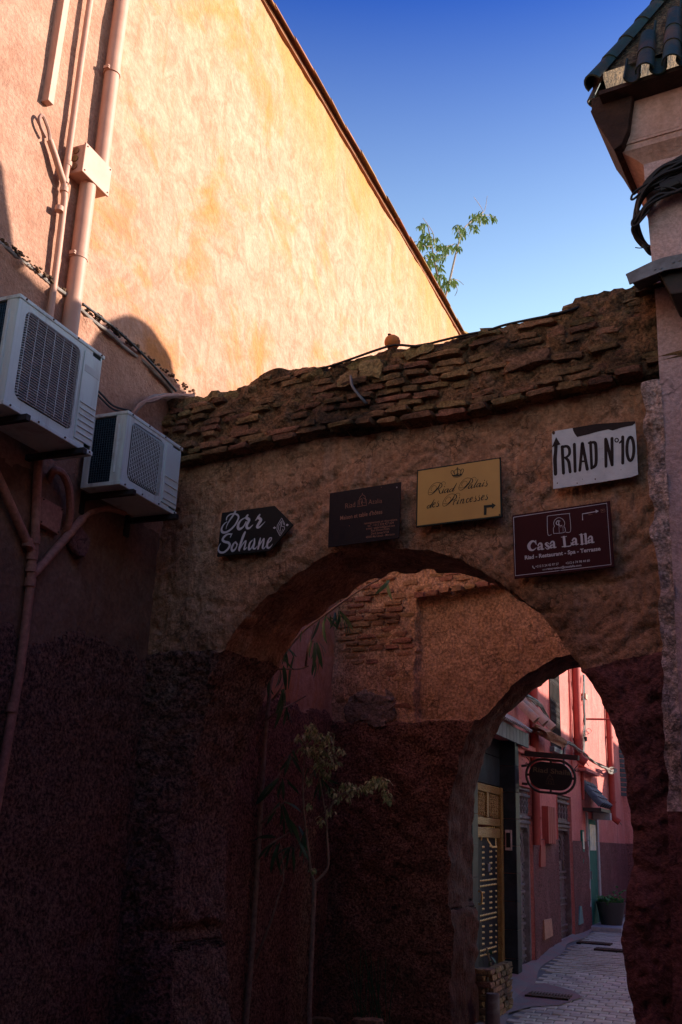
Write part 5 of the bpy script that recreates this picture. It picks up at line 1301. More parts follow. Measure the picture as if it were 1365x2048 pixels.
while y < 27:
    x = -.55-(row % 2)*.1
    while x > float(kerbx(y))+.06:
        wv, dv = .2, .145
        zz = gz(y)+rng.uniform(-.004, .004)
        vis = AF.I is not None and (x < -.06*y-.35)          # roughly the wedge seen through both arches
        if vis and npv < 300:
            place(rng.choice(pm), 'paver', pv, (x, y, zz-.03), (rng.uniform(-.02, .02)+(.05 if 11 < y < 18 else 0), rng.uniform(-.025, .025), rng.uniform(-.02, .02)), (wv*.95, dv*.93, .06)); npv += 1
        else:
            a = rng.uniform(-.006, .006)
            stuff.b2((x-wv*.47, y-dv*.46, zz-.06), (x+wv*.47, y+dv*.46, zz+.0+a*.3))
        x -= wv
    y += .152; row += 1
stuff.part('paver_field', M['paver'], pv, kind='stuff', fix=False)
# the pinkish concrete apron along the houses
M['apron'] = mat('pink_stained_concrete', (.24, .19, .18), (.2, .18, .165), 6, (.3, .15, .14), 1.8, bumps=((30, .008), (8, .01)), lo3=.45, hi3=.65)
b = MB(); ys = [9.5+.25*i for i in range(90)]; vs = []
for y in ys:
    k = float(kerbx(y)); vs += [(-3.36, y, gz(y)+.05+.015*sin(y*3)), (-3.1 if k > -3 else (k-3.34)/2, y, gz(y)+.035), (k+.05*sin(y*2.3), y, gz(y)+.004)]
b.add(vs, [(i*3+j, i*3+j+1, i*3+j+4, i*3+j+3) for i in range(len(ys)-1) for j in range(2)])
b.part('concrete_apron', M['apron'], pv, smooth='all', fix=False)
cpt = [ground_px(*q) for q in ((1000, 2005), (1040, 1972), (1090, 1968), (1150, 1984), (1165, 1996), (1120, 2012), (1060, 2016), (1010, 2030))]
b = MB(); b.add([(p.x, p.y, gz(p.y)+.012) for p in cpt], [tuple(range(8))]); b.part('concrete_patch', M['apron'], pv, fix=False)
def drain(label, q0, q1, dy, n):
    a, c = ground_px(*q0), ground_px(*q1); m_ = (a+c)/2; wv = abs(c.x-a.x)
    t = thing('drain_grate', label, 'drain', WORLD, (m_.x, m_.y, gz(m_.y)), 'iron drain grates')
    z = gz(m_.y)+.008
    b = MB(); b.b2((m_.x-wv/2, m_.y-dy/2, z-.03), (m_.x+wv/2, m_.y+dy/2, z)); b.part('pit', M['black'], t)
    b = MB()
    for k in range(n): x_ = m_.x-wv/2+wv*(k+.5)/n; b.b2((x_-wv/n*.3, m_.y-dy/2, z), (x_+wv/n*.3, m_.y+dy/2, z+.012))
    b.b2((m_.x-wv/2, m_.y-dy/2, z), (m_.x+wv/2, m_.y-dy/2+.03, z+.014)); b.b2((m_.x-wv/2, m_.y+dy/2-.03, z), (m_.x+wv/2, m_.y+dy/2, z+.014)); b.b2((m_.x-wv/2, m_.y-.015, z), (m_.x+wv/2, m_.y+.015, z+.013))
    b.part('grate', M['rust'], t)
drain('rusty iron drain grate in concrete, nearest to the arch in the lane', (1056, 1990), (1146, 1994), .5, 14)
drain('narrow iron drain grate by the green door step, farther and left', (1158, 1884), (1222, 1891), .3, 12)
drain('narrow iron drain grate partly hidden by the right jamb', (1190, 1899), (1258, 1903), .3, 12)

# ------------------------------------------------------------------ the row of pink houses along the lane (local x = world Y)
h = thing('pink_house', 'long pink plastered house front with maroon base lining the lane', 'house', HF, (20, 0, 0))
ND = .12     # depth of the door recesses
GD = .19
def hx(x, y, off=0): return HF.px(x, y, off)
# openings: portal, two doors, the green door, the grille window
gx0, gx1 = 12.55, hx(1026, 1700).x
d2a, d2b = hx(1037, 1750).x, hx(1065, 1750).x
d3a, d3b = hx(1117, 1750).x, hx(1145, 1750).x
g0, g1 = hx(1178, 1740).x, hx(1193, 1740).x
wz0, wz1 = hx(1110, 1497).z, 5.6; w0, w1 = hx(1100, 1440).x, hx(1118, 1440).x
d2t, d3t, gt = hx(1050, 1574).z, hx(1130, 1592).z, hx(1186, 1640).z
EX = 27.7
xs = [11.6, gx0, gx1, d2a, d2b, d3a, d3b, w0, w1, g0, g1, EX]
opn = [(gx0, gx1, -.5, 3.02), (d2a, d2b, -.5, d2t), (d3a, d3b, -.5, d3t), (g0, g1, -.5, gt), (w0, w1, wz0, wz1)]
HT = interp([(11, 7.2), (16, 7.0), (22, 6.6), (30, 6.4)])
cuts = sorted(set([11.6, EX]+[v for o_ in opn for v in o_[:2]]))
def face_h(z0_, z1_, mt, name, off):
    for a, c in zip(cuts[:-1], cuts[1:]):
        b = MB()
        spans = [(z0_, z1_)]
        for o_ in opn:
            if o_[0] <= a+1e-6 and o_[1] >= c-1e-6:
                ns_ = []
                for s0, s1 in spans:
                    if o_[2] > s0: ns_.append((s0, min(s1, o_[2])))
                    if o_[3] < s1: ns_.append((max(s0, o_[3]), s1))
                spans = [q for q in ns_ if q[1]-q[0] > .01]
        for s0, s1 in spans:
            nx_, nz_ = max(1, int((c-a)/.12)), max(1, int((s1-s0)/.12)); vs = []
            for i in range(nx_+1):
                for j in range(nz_+1): vs.append((a+(c-a)*i/nx_, 0, s0+(s1-s0)*j/nz_))
            A = np.array(vs); amp = .012 if mt is M['pink'] else .02
            ed = np.minimum(1, np.minimum(A[:, 0]-a, c-A[:, 0])/.05).clip(0, 1)
            A[:, 1] = -off-(amp*fbm(A, 1.6, 3, 71)+.3*amp*fbm(A, 11, 2, 72))*(.3+.7*ed)
            b.add([tuple(v) for v in A], [(i*(nz_+1)+j, (i+1)*(nz_+1)+j, (i+1)*(nz_+1)+j+1, i*(nz_+1)+j+1) for i in range(nx_) for j in range(nz_)])
        if b.f: b.part(name, mt, h, smooth='all', fix=False)
DZ = hx(1225, 1686).z
face_h(DZ-.03, 6.6, M['pink'], 'plaster_front', 0)
face_h(-.5, DZ, M['pinkdado'], 'roughcast_base', .025)
b = MB(); b.b2((11.6, .36, -.5), (EX, 3, 6.55)); b.part('house_core', M['pink'], h)
for (a, c, z0_, z1_) in opn:
    rv = MB()
    for x_ in (a, c): rv.add([(x_, -.02, z0_), (x_, .33, z0_), (x_, .33, z1_), (x_, -.02, z1_)], [(0, 1, 2, 3)])
    rv.add([(a, -.02, z1_), (c, -.02, z1_), (c, .33, z1_), (a, .33, z1_)], [(0, 1, 2, 3)])
    rv.part('recess', M['pink'], h, fix=False)
# portal in black marble with the gold overdoor
M['marble'] = mat('black_marble_tile', (.013, .014, .017), (.03, .034, .042), 4, rough=.5, spec=.12)
M['carvedgold'] = mat('gilded_carving', (.34, .19, .06), (.24, .12, .038), 18, rough=.4, metal=.35, bumps=((45, .018, 'p'), (90, .006)))
M['blackdoor'] = mat('black_door_wood', (.012, .012, .013), (.017, .017, .02), 10, rough=.6, spec=.15)
M['stud'] = mat('brass_stud', (.75, .5, .2), rough=.3, metal=.9)
t = thing('marble_portal', 'black marble door surround with roofed top and open recess, first doorway in the lane', 'door surround', HF, (13.8, 0, 0))
b = MB()
ztop = 3.02
for j in range(9):                                  # slabs of the far and near pilasters
    z0_, z1_ = -.3+j*.37, -.3+(j+1)*.37-.006
    for (a, c) in ((gx1-.02, gx1+.22), (gx0-.25, gx0+.02)):
        k = MB(); k.b2((a, -.06, z0_), (c, .04, min(z1_, ztop))); k.part('marble_slab', M['marble'], t, bevel=.003)
    k = MB(); k.b2((gx1-.03, -.055, z0_), (gx1-.004, .3, min(z1_, ztop))); k.part('marble_slab', M['marble'], t)
zg1 = hx(980, 1572, -GD).z; zg0 = hx(985, 1652, -GD).z
for j, (z0_, z1_) in enumerate(((zg1+.02, zg1+.42), (zg1+.43, zg1+.9))):
    k = MB(); k.b2((gx0, GD-.02, z0_), (gx1-.03, GD+.03, z1_)); k.part('marble_slab', M['marble'], t)
# awning: dark fascia boards and pale tiles
fz = hx(1020, 1480, .15).z
xa, xb_ = 11.7, hx(1054, 1470, .17).x
for j in range(16):
    a = xa+(xb_-xa)*j/16; k = MB(); k.b2((a, -.20, fz-.02), (a+(xb_-xa)/16-.008, -.17, fz+.19)); k.part('fascia_board', M['slate'], t, bevel=.004)
k = MB(); k.b2((xa, -.17, fz+.12), (xb_, .02, fz+.17)); k.part('soffit', M['marble'], t)
M['paletile'] = mat('pale_grey_tile', (.42, .41, .38), (.3, .3, .29), 12, rough=.7, rnd=.15)
k = MB(); halftile(k, .2, .045, 7, .01, .9); pt = k.mesh('roof_tile', M['paletile'], smooth=50)
n_ = int((xb_-xa)/.1)
for j in range(n_):
    for r in range(3):
        place(pt, 'roof_tile', t, (xa+.05+j*.1, -.25+r*.14, fz+.2+r*.1), (0, -.62, pi/2))
# gold door set back in the recess
t = thing('studded_door', 'black double door with rows of brass studs under a gilded carved panel', 'door', HF, (14, GD, -.15))
xL, xR = hx(955, 1600, -GD).x-.6, gx1-.04
fw = .12
b = MB(); b.b2((xR-fw, GD-.07, -.2), (xR, GD+.02, zg1)); b.part('door_post', M['carvedgold'], t, bevel=.01)
b = MB(); b.b2((xL, GD-.05, zg0), (xR-fw, GD+.01, zg0+.1)); b.b2((xL, GD-.05, zg1-.1), (xR-fw, GD+.01, zg1)); b.b2((xL, GD-.05, zg0-.16), (xR-fw, GD+.01, zg0-.03)); b.part('carved_rail', M['carvedgold'], t, bevel=.008)
xm = hx(968, 1600, -GD).x
b = MB(); b.b2((xm-.05, GD-.06, zg0+.1), (xm+.05, GD+.01, zg1-.1)); b.part('carved_stile', M['carvedgold'], t, bevel=.008)
for (a, c) in ((xL, xm-.06), (xm+.06, xR-fw-.02)):
    b = MB(); b.b2((a, GD-.02, zg0+.11), (c, GD+.01, zg1-.11)); pn = b.part('carved_panel', M['carvedgold'], t)
    b = MB(); nx_ = max(3, int((c-a)/.11))
    for i in range(nx_):
        for j in range(5):
            cx, cz = a+(c-a)*(i+.5)/nx_, zg0+.14+(zg1-zg0-.28)*(j+.5)/5
            b.tube([(cx+.04*cos(q*pi/3), GD-.026, cz+.045*sin(q*pi/3)) for q in range(6)], .011, 4, closed=True)
            b.lathe([(.018, 0), (.006, .014)], (cx, GD-.02, cz), 6, Matrix.Rotation(pi/2, 3, 'X'))
    b.part('rosettes', M['carvedgold'], t, kind='stuff', sub=pn, fix=False)
dt = zg0-.16
lm = hx(966, 1780, -GD).x
for (a, c) in ((xL, lm-.01), (lm, xR-fw)):
    b = MB(); b.b2((a, GD, -.2), (c, GD+.05, dt)); b.part('door_leaf', M['blackdoor'], t)
sb = MB(); sb.lathe([(.016, 0), (.013, .008), (.005, .013)], (0, 0, 0), 8, Matrix.Rotation(pi/2, 3, 'X')); sme = sb.mesh('stud', M['stud'], smooth=60)
ns = 0
def stud(x, y):
    global ns
    v = hx(x, y, -GD)
    if xL < v.x < xR-fw: place(sme, 'stud', t, (v.x, GD-.001, v.z)); ns += 1
for k in range(11):
    for (y0, y1) in ((1762, 1758), (1773, 1768), (1832, 1825), (1842, 1834), (1902, 1893), (1912, 1903)):
        stud(961+k*3.05, y0+(y1-y0)*k/10)
for y in (1694, 1705, 1716, 1728, 1739, 1750, 1785, 1796, 1807, 1818, 1853, 1865, 1877, 1888):
    for x in (965, 967.5, 980, 983, 992): stud(x, y-(x-965)*.12)
for k in range(9):
    a = pi*k/8; stud(969-6.5*cos(a), 1679-7*sin(a))
for k in range(6): stud(975+k*1.8, 1680+k*2.6); stud(984+k*1.8, 1694)
for k in range(9): stud(961+k*3.4, 1655.5-k*.1)
for k in range(8): stud(991.5, 1662+k*3.5)
hp = hx(962, 1792, -GD+.05); b = MB(); b.tube(smooth_path([(hp.x, GD, hp.z+.05), (hp.x, GD-.06, hp.z+.05), (hp.x, GD-.06, hp.z-.09), (hp.x, GD, hp.z-.09)], 3), .012, 6); b.part('handle', M['stud'], t, smooth=40)
lk = hx(975, 1735, -GD+.0); b = MB(); b.b2((lk.x-.06, GD-.03, lk.z-.05), (lk.x+.06, GD, lk.z+.05)); b.part('lock_case', M['zinc'], t, bevel=.005)
bx = hx(1014, 1680, 0); pz_ = Vector((gx1-.03, .05, bx.z))
t = thing('entry_panel', 'small grey framed entry panel set on the black marble beside the studded door', 'intercom', HF, pz_)
b = MB(); b.b2((gx1-.05, .0, pz_.z-.14), (gx1-.03, .1, pz_.z+.14)); b.part('frame', M['pier'], t, bevel=.004)
b = MB(); b.b2((gx1-.056, .02, pz_.z-.1), (gx1-.05, .08, pz_.z+.1)); b.part('dark_pane', M['black'], t)
# carved doors
M['greywood'] = mat('weathered_grey_wood', (.21, .185, .185), (.13, .11, .11), 14, (.1, .06, .05), 3, rough=.75, bumps=((40, .004), (18, .006, 's')))
M['brownwood'] = mat('old_brown_wood', (.14, .085, .08), (.09, .055, .055), 14, (.2, .17, .16), 4, rough=.75, bumps=((40, .004), (18, .006, 's')))
def carved_door(label, a, c, ztop_, zsp, mt, arch):
    t = thing('carved_door', label, 'door', HF, ((a+c)/2, ND, gz((a+c)/2)), 'carved wooden doors on the lane')
    zb = gz((a+c)/2)-.05; wv = c-a
    b = MB(); b.b2((a, ND, zb), (c, ND+.05, zsp)); b.part('door_leaf', mt, t)
    b = MB(); b.b2((a, ND-.07, zsp), (c, ND+.04, ztop_)); lin = b.part('overdoor', mt, t, bevel=.01)
    b = MB()
    for k in range(5):
        for j in range(3): b.tube([(a+wv*(k+.5)/5+.055*cos(q*pi/4), ND-.078, zsp+.1+(ztop_-zsp-.2)*(j+.5)/3+.05*sin(q*pi/4)) for q in range(8)], .012, 4, closed=True)
    b.part('overdoor_carving', mt, t, kind='stuff', sub=lin, fix=False)
    for z in (ztop_-.03, ztop_-.12, zsp+.03, zsp-.04):
        b = MB(); b.b2((a-.03, ND-.11, z-.025), (c+.02, ND-.05, z+.02)); b.part('moulding', mt, t, bevel=.008)
    for x_ in (a+.03, c-.03):
        b = MB(); b.b2((x_-.04, ND-.09, zb), (x_+.04, ND+.02, zsp)); b.part('jamb', mt, t, bevel=.008)
    zz = zb+.15
    while zz < zsp-.75:
        for dz in (0, .1):
            b = MB(); b.b2((a+.08, ND-.03, zz+dz), (c-.08, ND, zz+dz+.04)); b.part('rail', mt, t, bevel=.008)
        zz += .45
    b = MB()
    for x_ in (a+.14, (a+c)/2, c-.14):
        z = zb+.1
        while z < zsp-.1: b.lathe([(.022, 0), (.018, .02), (.006, .028)], (x_, ND, z), 6, Matrix.Rotation(pi/2, 3, 'X')); z += .085
    b.part('nail_heads', mt, t, kind='stuff', fix=False)
    b = MB()
    for r in (.12, .2, .28, .36):
        if r < wv*.45:
            b.tube([((a+c)/2+r*cos(pi*q/10), ND-.012, zsp-.62+r*1.25*sin(pi*q/10)) for q in range(11)], .018, 5)
    b.part('arch_carving', mt, t, smooth=40, fix=False)
    b = MB(); b.b2((a, ND-.06, zb-.1), (c, ND+.1, zb+.06)); b.part('threshold', M['pier'], t, bevel=.01)
    # shouldered head of the opening
    k = MB(); k.prism([(a, zsp), (a, zsp-.35), (a+.05, zsp-.22), (a+.12, zsp-.12), (c-.12, zsp-.12), (c-.05, zsp-.22), (c, zsp-.35), (c, zsp)], ND-.08, ND-.04); k.part('door_head', mt, t)
    return t
carved_door('grey weathered carved wooden door right beyond the black marble portal', d2a, d2b, d2t, hx(1050, 1638, 0).z, M['greywood'], 1)
carved_door('brown carved wooden door with arch carving, farther along past the slatted box', d3a, d3b, d3t, hx(1130, 1648, 0).z, M['brownwood'], 1)
p = hx(1126, 1730, -ND+.01); t = thing('padlock_tag', 'yellowish paper tag hanging on the brown carved door', 'tag', HF, p)
b = MB(); b.prism([(p.x-.05, p.z-.14), (p.x+.08, p.z-.16), (p.x+.08, p.z-.04), (p.x+.03, p.z), (p.x+.02, p.z+.14), (p.x-.02, p.z+.14), (p.x-.02, p.z-.02)], ND-.02, ND-.012); b.part('paper', M['paperyellow'] if 'paperyellow' in M else M['lime'], t)
# ledge above the doors, the pink pilaster and meter boxes
q0, q1 = hx(1032, 1486, .03), hx(1108, 1532, .03)
t = thing('lintel_ledge', 'pink plaster ledge over the carved door under the hanging oval sign', 'ledge', HF, ((q0.x+q1.x)/2, 0, q0.z))
b = MB(); b.b2((q0.x, -.1, q0.z-.05), (q1.x, .01, q0.z+.03)); b.part('shelf', M['pink'], t, bevel=.01)
b = MB(); b.b2((q0.x, -.06, q0.z-.12), (q1.x, .01, q0.z-.05)); b.part('moulding', M['pink'], t, bevel=.01)
def dpipe(label, x, y0, y1, r, off, mt, mouth=None):
    a, c = hx(x, y0, off), hx(x, y1, off); t = thing('wall_drainpipe', label, 'pipe', HF, (c.x, -off, c.z), 'drainpipes on the pink house')
    zt = 6.5
    b = MB(); L = [(c.x, -off, zt), (c.x, -off, c.z+.12)]
    L += [(c.x, -off-.03, c.z+.03), (c.x+.02, -off-.14, c.z-.05)] if mouth else [(c.x, -off, c.z)]
    b.tube(L, r, 12); b.part('pipe', mt, t, smooth=40)
    if mouth: b = MB(); b.lathe([(r*.99, 0), (r*.98, .005), (.001, .006)], (c.x+.02, -off-.145, c.z-.055), 12, Matrix.Rotation(pi/2-.6, 3, 'X')); b.part('mouth', M['black'], t)
    for z in (c.z+.4, c.z+1.9): b = MB(); b.lathe([(r, -.02), (r+.01, -.02), (r+.01, .02), (r, .02)], (c.x, -off, z), 12); b.part('strap', mt, t)
dpipe('fat red drainpipe with a black mouth, ending behind the oval sign', 1158, 1380, 1520, .085, .1, M['redpipe'], True)
dpipe('red drainpipe nearer the far corner of the lane, beside the leafy tree', 1227, 1480, 1640, .075, .09, M['redpipe'], True)
dpipe('thin pink conduit running up the sunlit wall beside the barred window', 1146, 1350, 1560, .022, .03, M['pink'])
dpipe('maroon wall pipe between the grey carved door and the slatted box', 1074, 1590, 1690, .07, .07, M['redpipe'])
dpipe('thin red conduit running down left of the dark-tiled canopy', 1167, 1510, 1600, .03, .03, M['redpipe'])
q0, q1 = hx(1095, 1612, .1), hx(1112, 1688, .1)
t = thing('slatted_box', 'red vertical-slatted shutter box fixed between the two carved doors', 'shutter', HF, ((q0.x+q1.x)/2, 0, q1.z))
b = MB(); b.b2((q0.x, -.08, q1.z), (q1.x, .02, q0.z)); b.part('back', M['redpipe'], t)
for k in range(4):
    a = q0.x+(q1.x-q0.x)*k/4; b = MB(); b.b2((a+.01, -.11, q1.z), (a+(q1.x-q0.x)/4-.012, -.08, q0.z)); b.part('slat', M['redpipe'], t, bevel=.006)
q0, q1 = hx(1083, 1680, .05), hx(1092, 1733, .05)
b = MB(); b.prism([(q0.x, q0.z), (q1.x+.02, q0.z), (q1.x, q1.z), (q0.x-.08, q1.z)], -.05, .01)
b.solo('red_patch_board', 'narrow red board fixed low on the maroon base left of the slatted box', 'board', M['redpipe'], HF, (q0.x, 0, q1.z))
pts = [hx(*q, .06) for q in ((1089, 1840), (1104, 1837), (1107, 1872), (1091, 1880))]
b = MB(); b.prism([(v.x, v.z) for v in pts], -.06, .0)
b.solo('meter_flap', 'tilted pink metal flap low on the maroon wall before the brown carved door', 'meter flap', M['pipedark'], HF, (pts[0].x, 0, pts[3].z), bevel=.005)
pts = [hx(*q, .04) for q in ((1161, 1812), (1164, 1812), (1168, 1846), (1159, 1850))]
b = MB(); b.prism([(v.x, v.z) for v in pts], -.04, .0)
M['teal'] = mat('weathered_teal_paint', (.12, .24, .24), (.08, .17, .17), 10, rough=.7)
b.solo('teal_flap', 'little weathered teal flap low on the wall left of the green door', 'meter flap', M['teal'], HF, (pts[0].x, 0, pts[3].z))
# barred window
t = thing('grille_window', 'tall window with ornate black iron grille high on the pink house', 'window', HF, ((w0+w1)/2, 0, wz0))
b = MB(); b.b2((w0, .14, wz0), (w1, .18, wz1)); b.part('pane', M['black'], t)
b = MB()
nv_ = 7
for k in range(nv_+1): x_ = w0+(w1-w0)*k/nv_; b.tube([(x_, -.02, wz0), (x_, -.02, wz1)], .012, 4)
z = wz0
row = 0
while z < wz1-.1:
    b.tube([(w0, -.02, z), (w1, -.02, z)], .012, 4)
    if row % 3 != 1:
        for k in range(nv_):
            cx = w0+(w1-w0)*(k+.5)/nv_; b.tube([(cx+.05*cos(q*pi/4), -.02, z+.09+.07*sin(q*pi/4)) for q in range(8)], .010, 4, closed=True)
    z += .18 if row % 3 != 1 else .3; row += 1
b.part('iron_grille', M['steel'], t, fix=False)
b = MB(); b.b2((w0-.06, -.08, wz0-.09), (w1+.06, .04, wz0)); b.part('sill', M['zinc'], t, bevel=.008)
# old clay canopy left of the window
t = thing('clay_canopy', 'remains of a canopy of big pale clay tiles left of the barred window', 'canopy', HF, hx(1080, 1430, .2))
b = MB(); halftile(b, .62, .12, 9, .02, .8); bt = b.mesh('clay_tile', M['clay_pale'] if 'clay_pale' in M else M['brick2'], smooth=50)
for k, (x, y) in enumerate(((1068, 1446), (1086, 1452), (1102, 1462))):
    p = hx(x, y, .52)
    for r in range(2):
        place(bt, 'clay_tile', t, p+Vector((-.02*r, .3*r, .30*r)), (0, -.8, pi/2+.1), (1, 1, 1))
p0, p1 = hx(1048, 1440, .05), hx(1106, 1470, .05)
b = MB(); b.blob(((p0.x+p1.x)/2, -.22, p0.z-.12), ((p1.x-p0.x)*.7, .3, .14), 3, 4, .2, Matrix.Rotation(.5, 3, 'X')); b.part('mortar', M['brick2'], t, smooth=60)
t = thing('canopy_cables', 'tangled grey cables lying on the clay-tiled canopy', 'cables', HF, hx(1060, 1390, .2))
for k in range(7):
    j = lambda: rng.uniform(-4, 4)
    b = MB(); b.tube(smooth_path([hx(1040+j(), 1388+j(), .15), hx(1058+j(), 1394+j(), .25), hx(1075+j(), 1406+j(), .25), hx(1086+j()*.5, 1416+j(), .2), hx(1098+j()*.5, 1442+j(), .1)]), rng.uniform(.010, .02), 5); b.part('cable', M['greycable'] if k % 2 else M['cable'], t, smooth=40)
# the bundle swagged along the wall
t = thing('swagged_cables', 'grey cable bundle swagged along the pink wall past the oval sign', 'cables', HF, hx(1150, 1500, .1))
for k in range(8):
    j = lambda s_=1: rng.uniform(-2.5, 2.5)*s_
    L = [(1128+j(.6), 1530), (1129+j(.5), 1500+j()), (1135+j(), 1486+j()), (1146+j(), 1490+j()), (1160+j(), 1501+j()), (1170+j(), 1508+j()), (1185+j(), 1520+j()), (1200+j(), 1530+j()), (1215+j(), 1538+j()), (1224+j(), 1543+j(1.5)), (1232+j(), 1541+j(1.5))]
    b = MB(); b.tube(smooth_path([hx(x, y, .14+rng.uniform(-.03, .05)) for x, y in L], 4), rng.uniform(.012, .02), 5); b.part('cable', M['greycable'] if k % 3 else M['cable'], t, smooth=40)
for k in range(3):
    b = MB(); b.tube([hx(1224+8*cos(q*pi/5+k), 1541+(5+k)*sin(q*pi/5+k), .16+.01*k) for q in range(11)], .006, 5); b.part('loop', M['greycable'], t, smooth=40)
t = thing('riser_cables', 'bundle of dark cables rising up the sunlit pink wall beside the red drainpipe', 'cables', HF, hx(1168, 1500, .08))
for k in range(5):
    j = lambda s_=1: rng.uniform(-2, 2)*s_
    b = MB(); b.tube(smooth_path([hx(1167+j(), 1350, .06), hx(1168+j(), 1400, .08), hx(1169+j(), 1440, .08), hx(1168+j(), 1470, .08), hx(1167+j(.5), 1504, .08)], 4), rng.uniform(.012, .024), 5); b.part('cable', M['greycable'] if k % 2 else M['cable'], t, smooth=40)
for x, y, r in ((1173, 1466, 4), (1178, 1462, 5), (1166, 1396, 3)):
    b = MB(); b.tube([hx(x+r*cos(q*pi/6), y+r*sin(q*pi/6), .12) for q in range(12)], .006, 4, closed=True); b.part('loop', M['cable'], t)
p = hx(1171, 1478, .1); b = MB(); b.blob(p, (.1, .08, .09), 3, 2); b.part('junction', M['black'], t)
p = hx(1170, 1393, .08); b = MB(); b.b2((p.x-.12, -.12, p.z-.06), (p.x+.12, 0, p.z+.05)); b.part('junction', M['pipe'], t)
p0, p1 = hx(1172, 1438, .05), hx(1195, 1438, .55)
t = thing('street_floodlight', 'small white floodlight on a thin arm high on the sunlit pink wall', 'lamp', HF, p0)
pe = Vector((p0.x+.1, -.62, p0.z)); 
b = MB(); b.tube([(p0.x, 0, p0.z), pe], .02, 6); b.part('arm', M['redpipe'], t)
b = MB(); b.blob(pe+Vector((.0, -.12, -.03)), (.16, .28, .1), 1, 2, .05); b.part('lamp_head', M['white'], t)
q0, q1 = hx(1166, 1517, .1), hx(1192, 1558, .1)
t = thing('wall_hood', 'pink plaster box relief with slanting foot below the cable bundle', 'hood', HF, ((q0.x+q1.x)/2, 0, q1.z))
b = MB(); b.prism([(q0.x, q0.z), (q1.x, q0.z-.05), (q1.x, q1.z+.12), (q0.x, q1.z+.16)], -.1, .01); b.part('box', M['pink'], t)
b = MB(); b.b2((q0.x, -.16, q1.z+.06), (q1.x+.15, .01, q1.z+.12)); b.part('foot', M['pink'], t)
# green door with its stone frame, dark-tiled canopy and step
M['green'] = mat('green_door_paint', (.012, .11, .08), (.02, .14, .105), 8, rough=.7, spec=.08)
M['stonegrey'] = mat('pale_grey_stone', (.38, .37, .37), (.28, .27, .27), 8, rough=.8, bumps=((30, .004),))
t = thing('green_door', 'narrow dark green door in a pale stone frame with a glass top', 'door', HF, ((g0+g1)/2, .1, 0))
b = MB(); b.b2((g0, -.025, -.02), (g1, .05, gt)); b.part('door_leaf', M['green'], t)
for a, c, fo_ in ((g0-.14, g0+.0, -.03), (g1-.0, g1+.22, -.06)):
    for j in range(4): b = MB(); b.b2((a, fo_, .01+j*.56), (c, .1, .01+j*.56+.553)); b.part('frame_stone', M['stonegrey'], t, bevel=.006)
b = MB(); b.b2((g0+.1, -.034, 1.5), (g1-.1, -.02, gt-.1)); b.part('glass', mat('pale_poster_glass', (.55, .6, .6), (.12, .2, .3), 9, (.6, .45, .1), 4, rough=.3), t)
b = MB(); b.b2((g0+.05, -.05, .95), (g0+.09, -.02, 1.1)); b.part('handle', M['zinc'], t)
ca, cc = hx(1176, 1610, .1).x, hx(1196, 1610, .1).x
t = thing('tiled_canopy', 'little canopy of dark slate tiles over the green door', 'canopy', HF, ((ca+cc)/2, 0, hx(1180, 1618).z))
cz0 = hx(1180, 1616, .1).z
k = MB(); halftile(k, .26, .13, 7, .015, .8); st_ = k.mesh('canopy_tile', M['slate'], smooth=50)
for j in range(5):
    for r in range(4):
        place(st_, 'canopy_tile', t, (ca+.1+j*(cc-ca)/4.4, -.32+r*.10, cz0+.02+r*.12), (0, -.8, pi/2), (1, 1, 1))
b = MB(); b.prism([(ca, cz0-.06), (cc, cz0-.06), (cc, cz0), (ca, cz0)], -.36, .0); b.part('board', M['steel'], t)
b = MB(); b.b2((cc-.25, -.38, cz0-.2), (cc, -.02, cz0-.06)); b.part('bracket', M['stonegrey'], t)
sa = ground_px(1180, 1866); t = thing('door_step', 'pale stone step in front of the green door', 'step', HF, (g0+.3, -.4, 0))
b = MB(); b.b2((g0-.2, -.62, -.05), (g1+.2, 0, .09)); b.part('slab', M['stonegrey'], t, bevel=.02)
q0, q1 = hx(1165, 1660, .03), hx(1171, 1730, .03)
t = thing('poster_board', 'narrow upright poster strip on the wall left of the green door', 'poster', HF, (q0.x, 0, q1.z))
b = MB(); b.b2((q0.x, -.03, q1.z), (q1.x, .01, q0.z)); b.part('board', M['green'], t)
b = MB(); b.b2((q0.x+.02, -.034, q1.z+.3), (q1.x-.02, -.03, q0.z-.03)); b.part('print', mat('poster_print', (.6, .62, .62), (.12, .25, .25), 12, (.7, .45, .08), 5, rough=.4), t)
# hanging oval sign
SF = Fr(HF.M @ Vector((15.4, 0, 0)), radians(-8))
t = thing('oval_hanging_sign', 'black oval sign in a ring frame hanging from a beam over the lane', 'sign', SF, SF.px(1042, 1550))
ov = lambda L, k=1.0: [SF.px(x, y) for x, y in L]
def stadium(cx, cy, w_, h_, sl, n=40):
    L = []; r = h_
    for i in range(n):
        a = 2*pi*i/n; x = r*cos(a)+(w_-r)*(1 if cos(a) > 0 else -1); y = r*sin(a); L.append((cx+x, cy+y+sl*x))
    return L
ring = ov(stadium(1102, 1553, 49, 33, .085)); pan = ov(stadium(1102, 1552.5, 43, 27.5, .085))
b = MB(); b.tube(ring, .019, 7, closed=True); b.part('ring_frame', M['steel'], t, smooth=60)
b = MB(); b.prism([(v.x, v.z) for v in pan], -.012, .012); b.part('panel', M['signblack'], t)
for a, c in (((1102, 1519), (1102, 1526)), ((1102, 1580), (1102, 1587)), ((1052, 1549), (1060, 1549)), ((1144, 1557), (1152, 1557))):
    b = MB(); b.tube([SF.px(*a), SF.px(*c)], .018, 6); b.part('tab', M['steel'], t)
faint = mat('worn_gold_print', (.10, .08, .045), rough=.7)
sh = Sheet(SF, .012, 1040, 1490, 140/1365)
line(t, sh, 'Riad Shaila', faint, 'lettering', (260, 520), (990, 590), 90, .002)
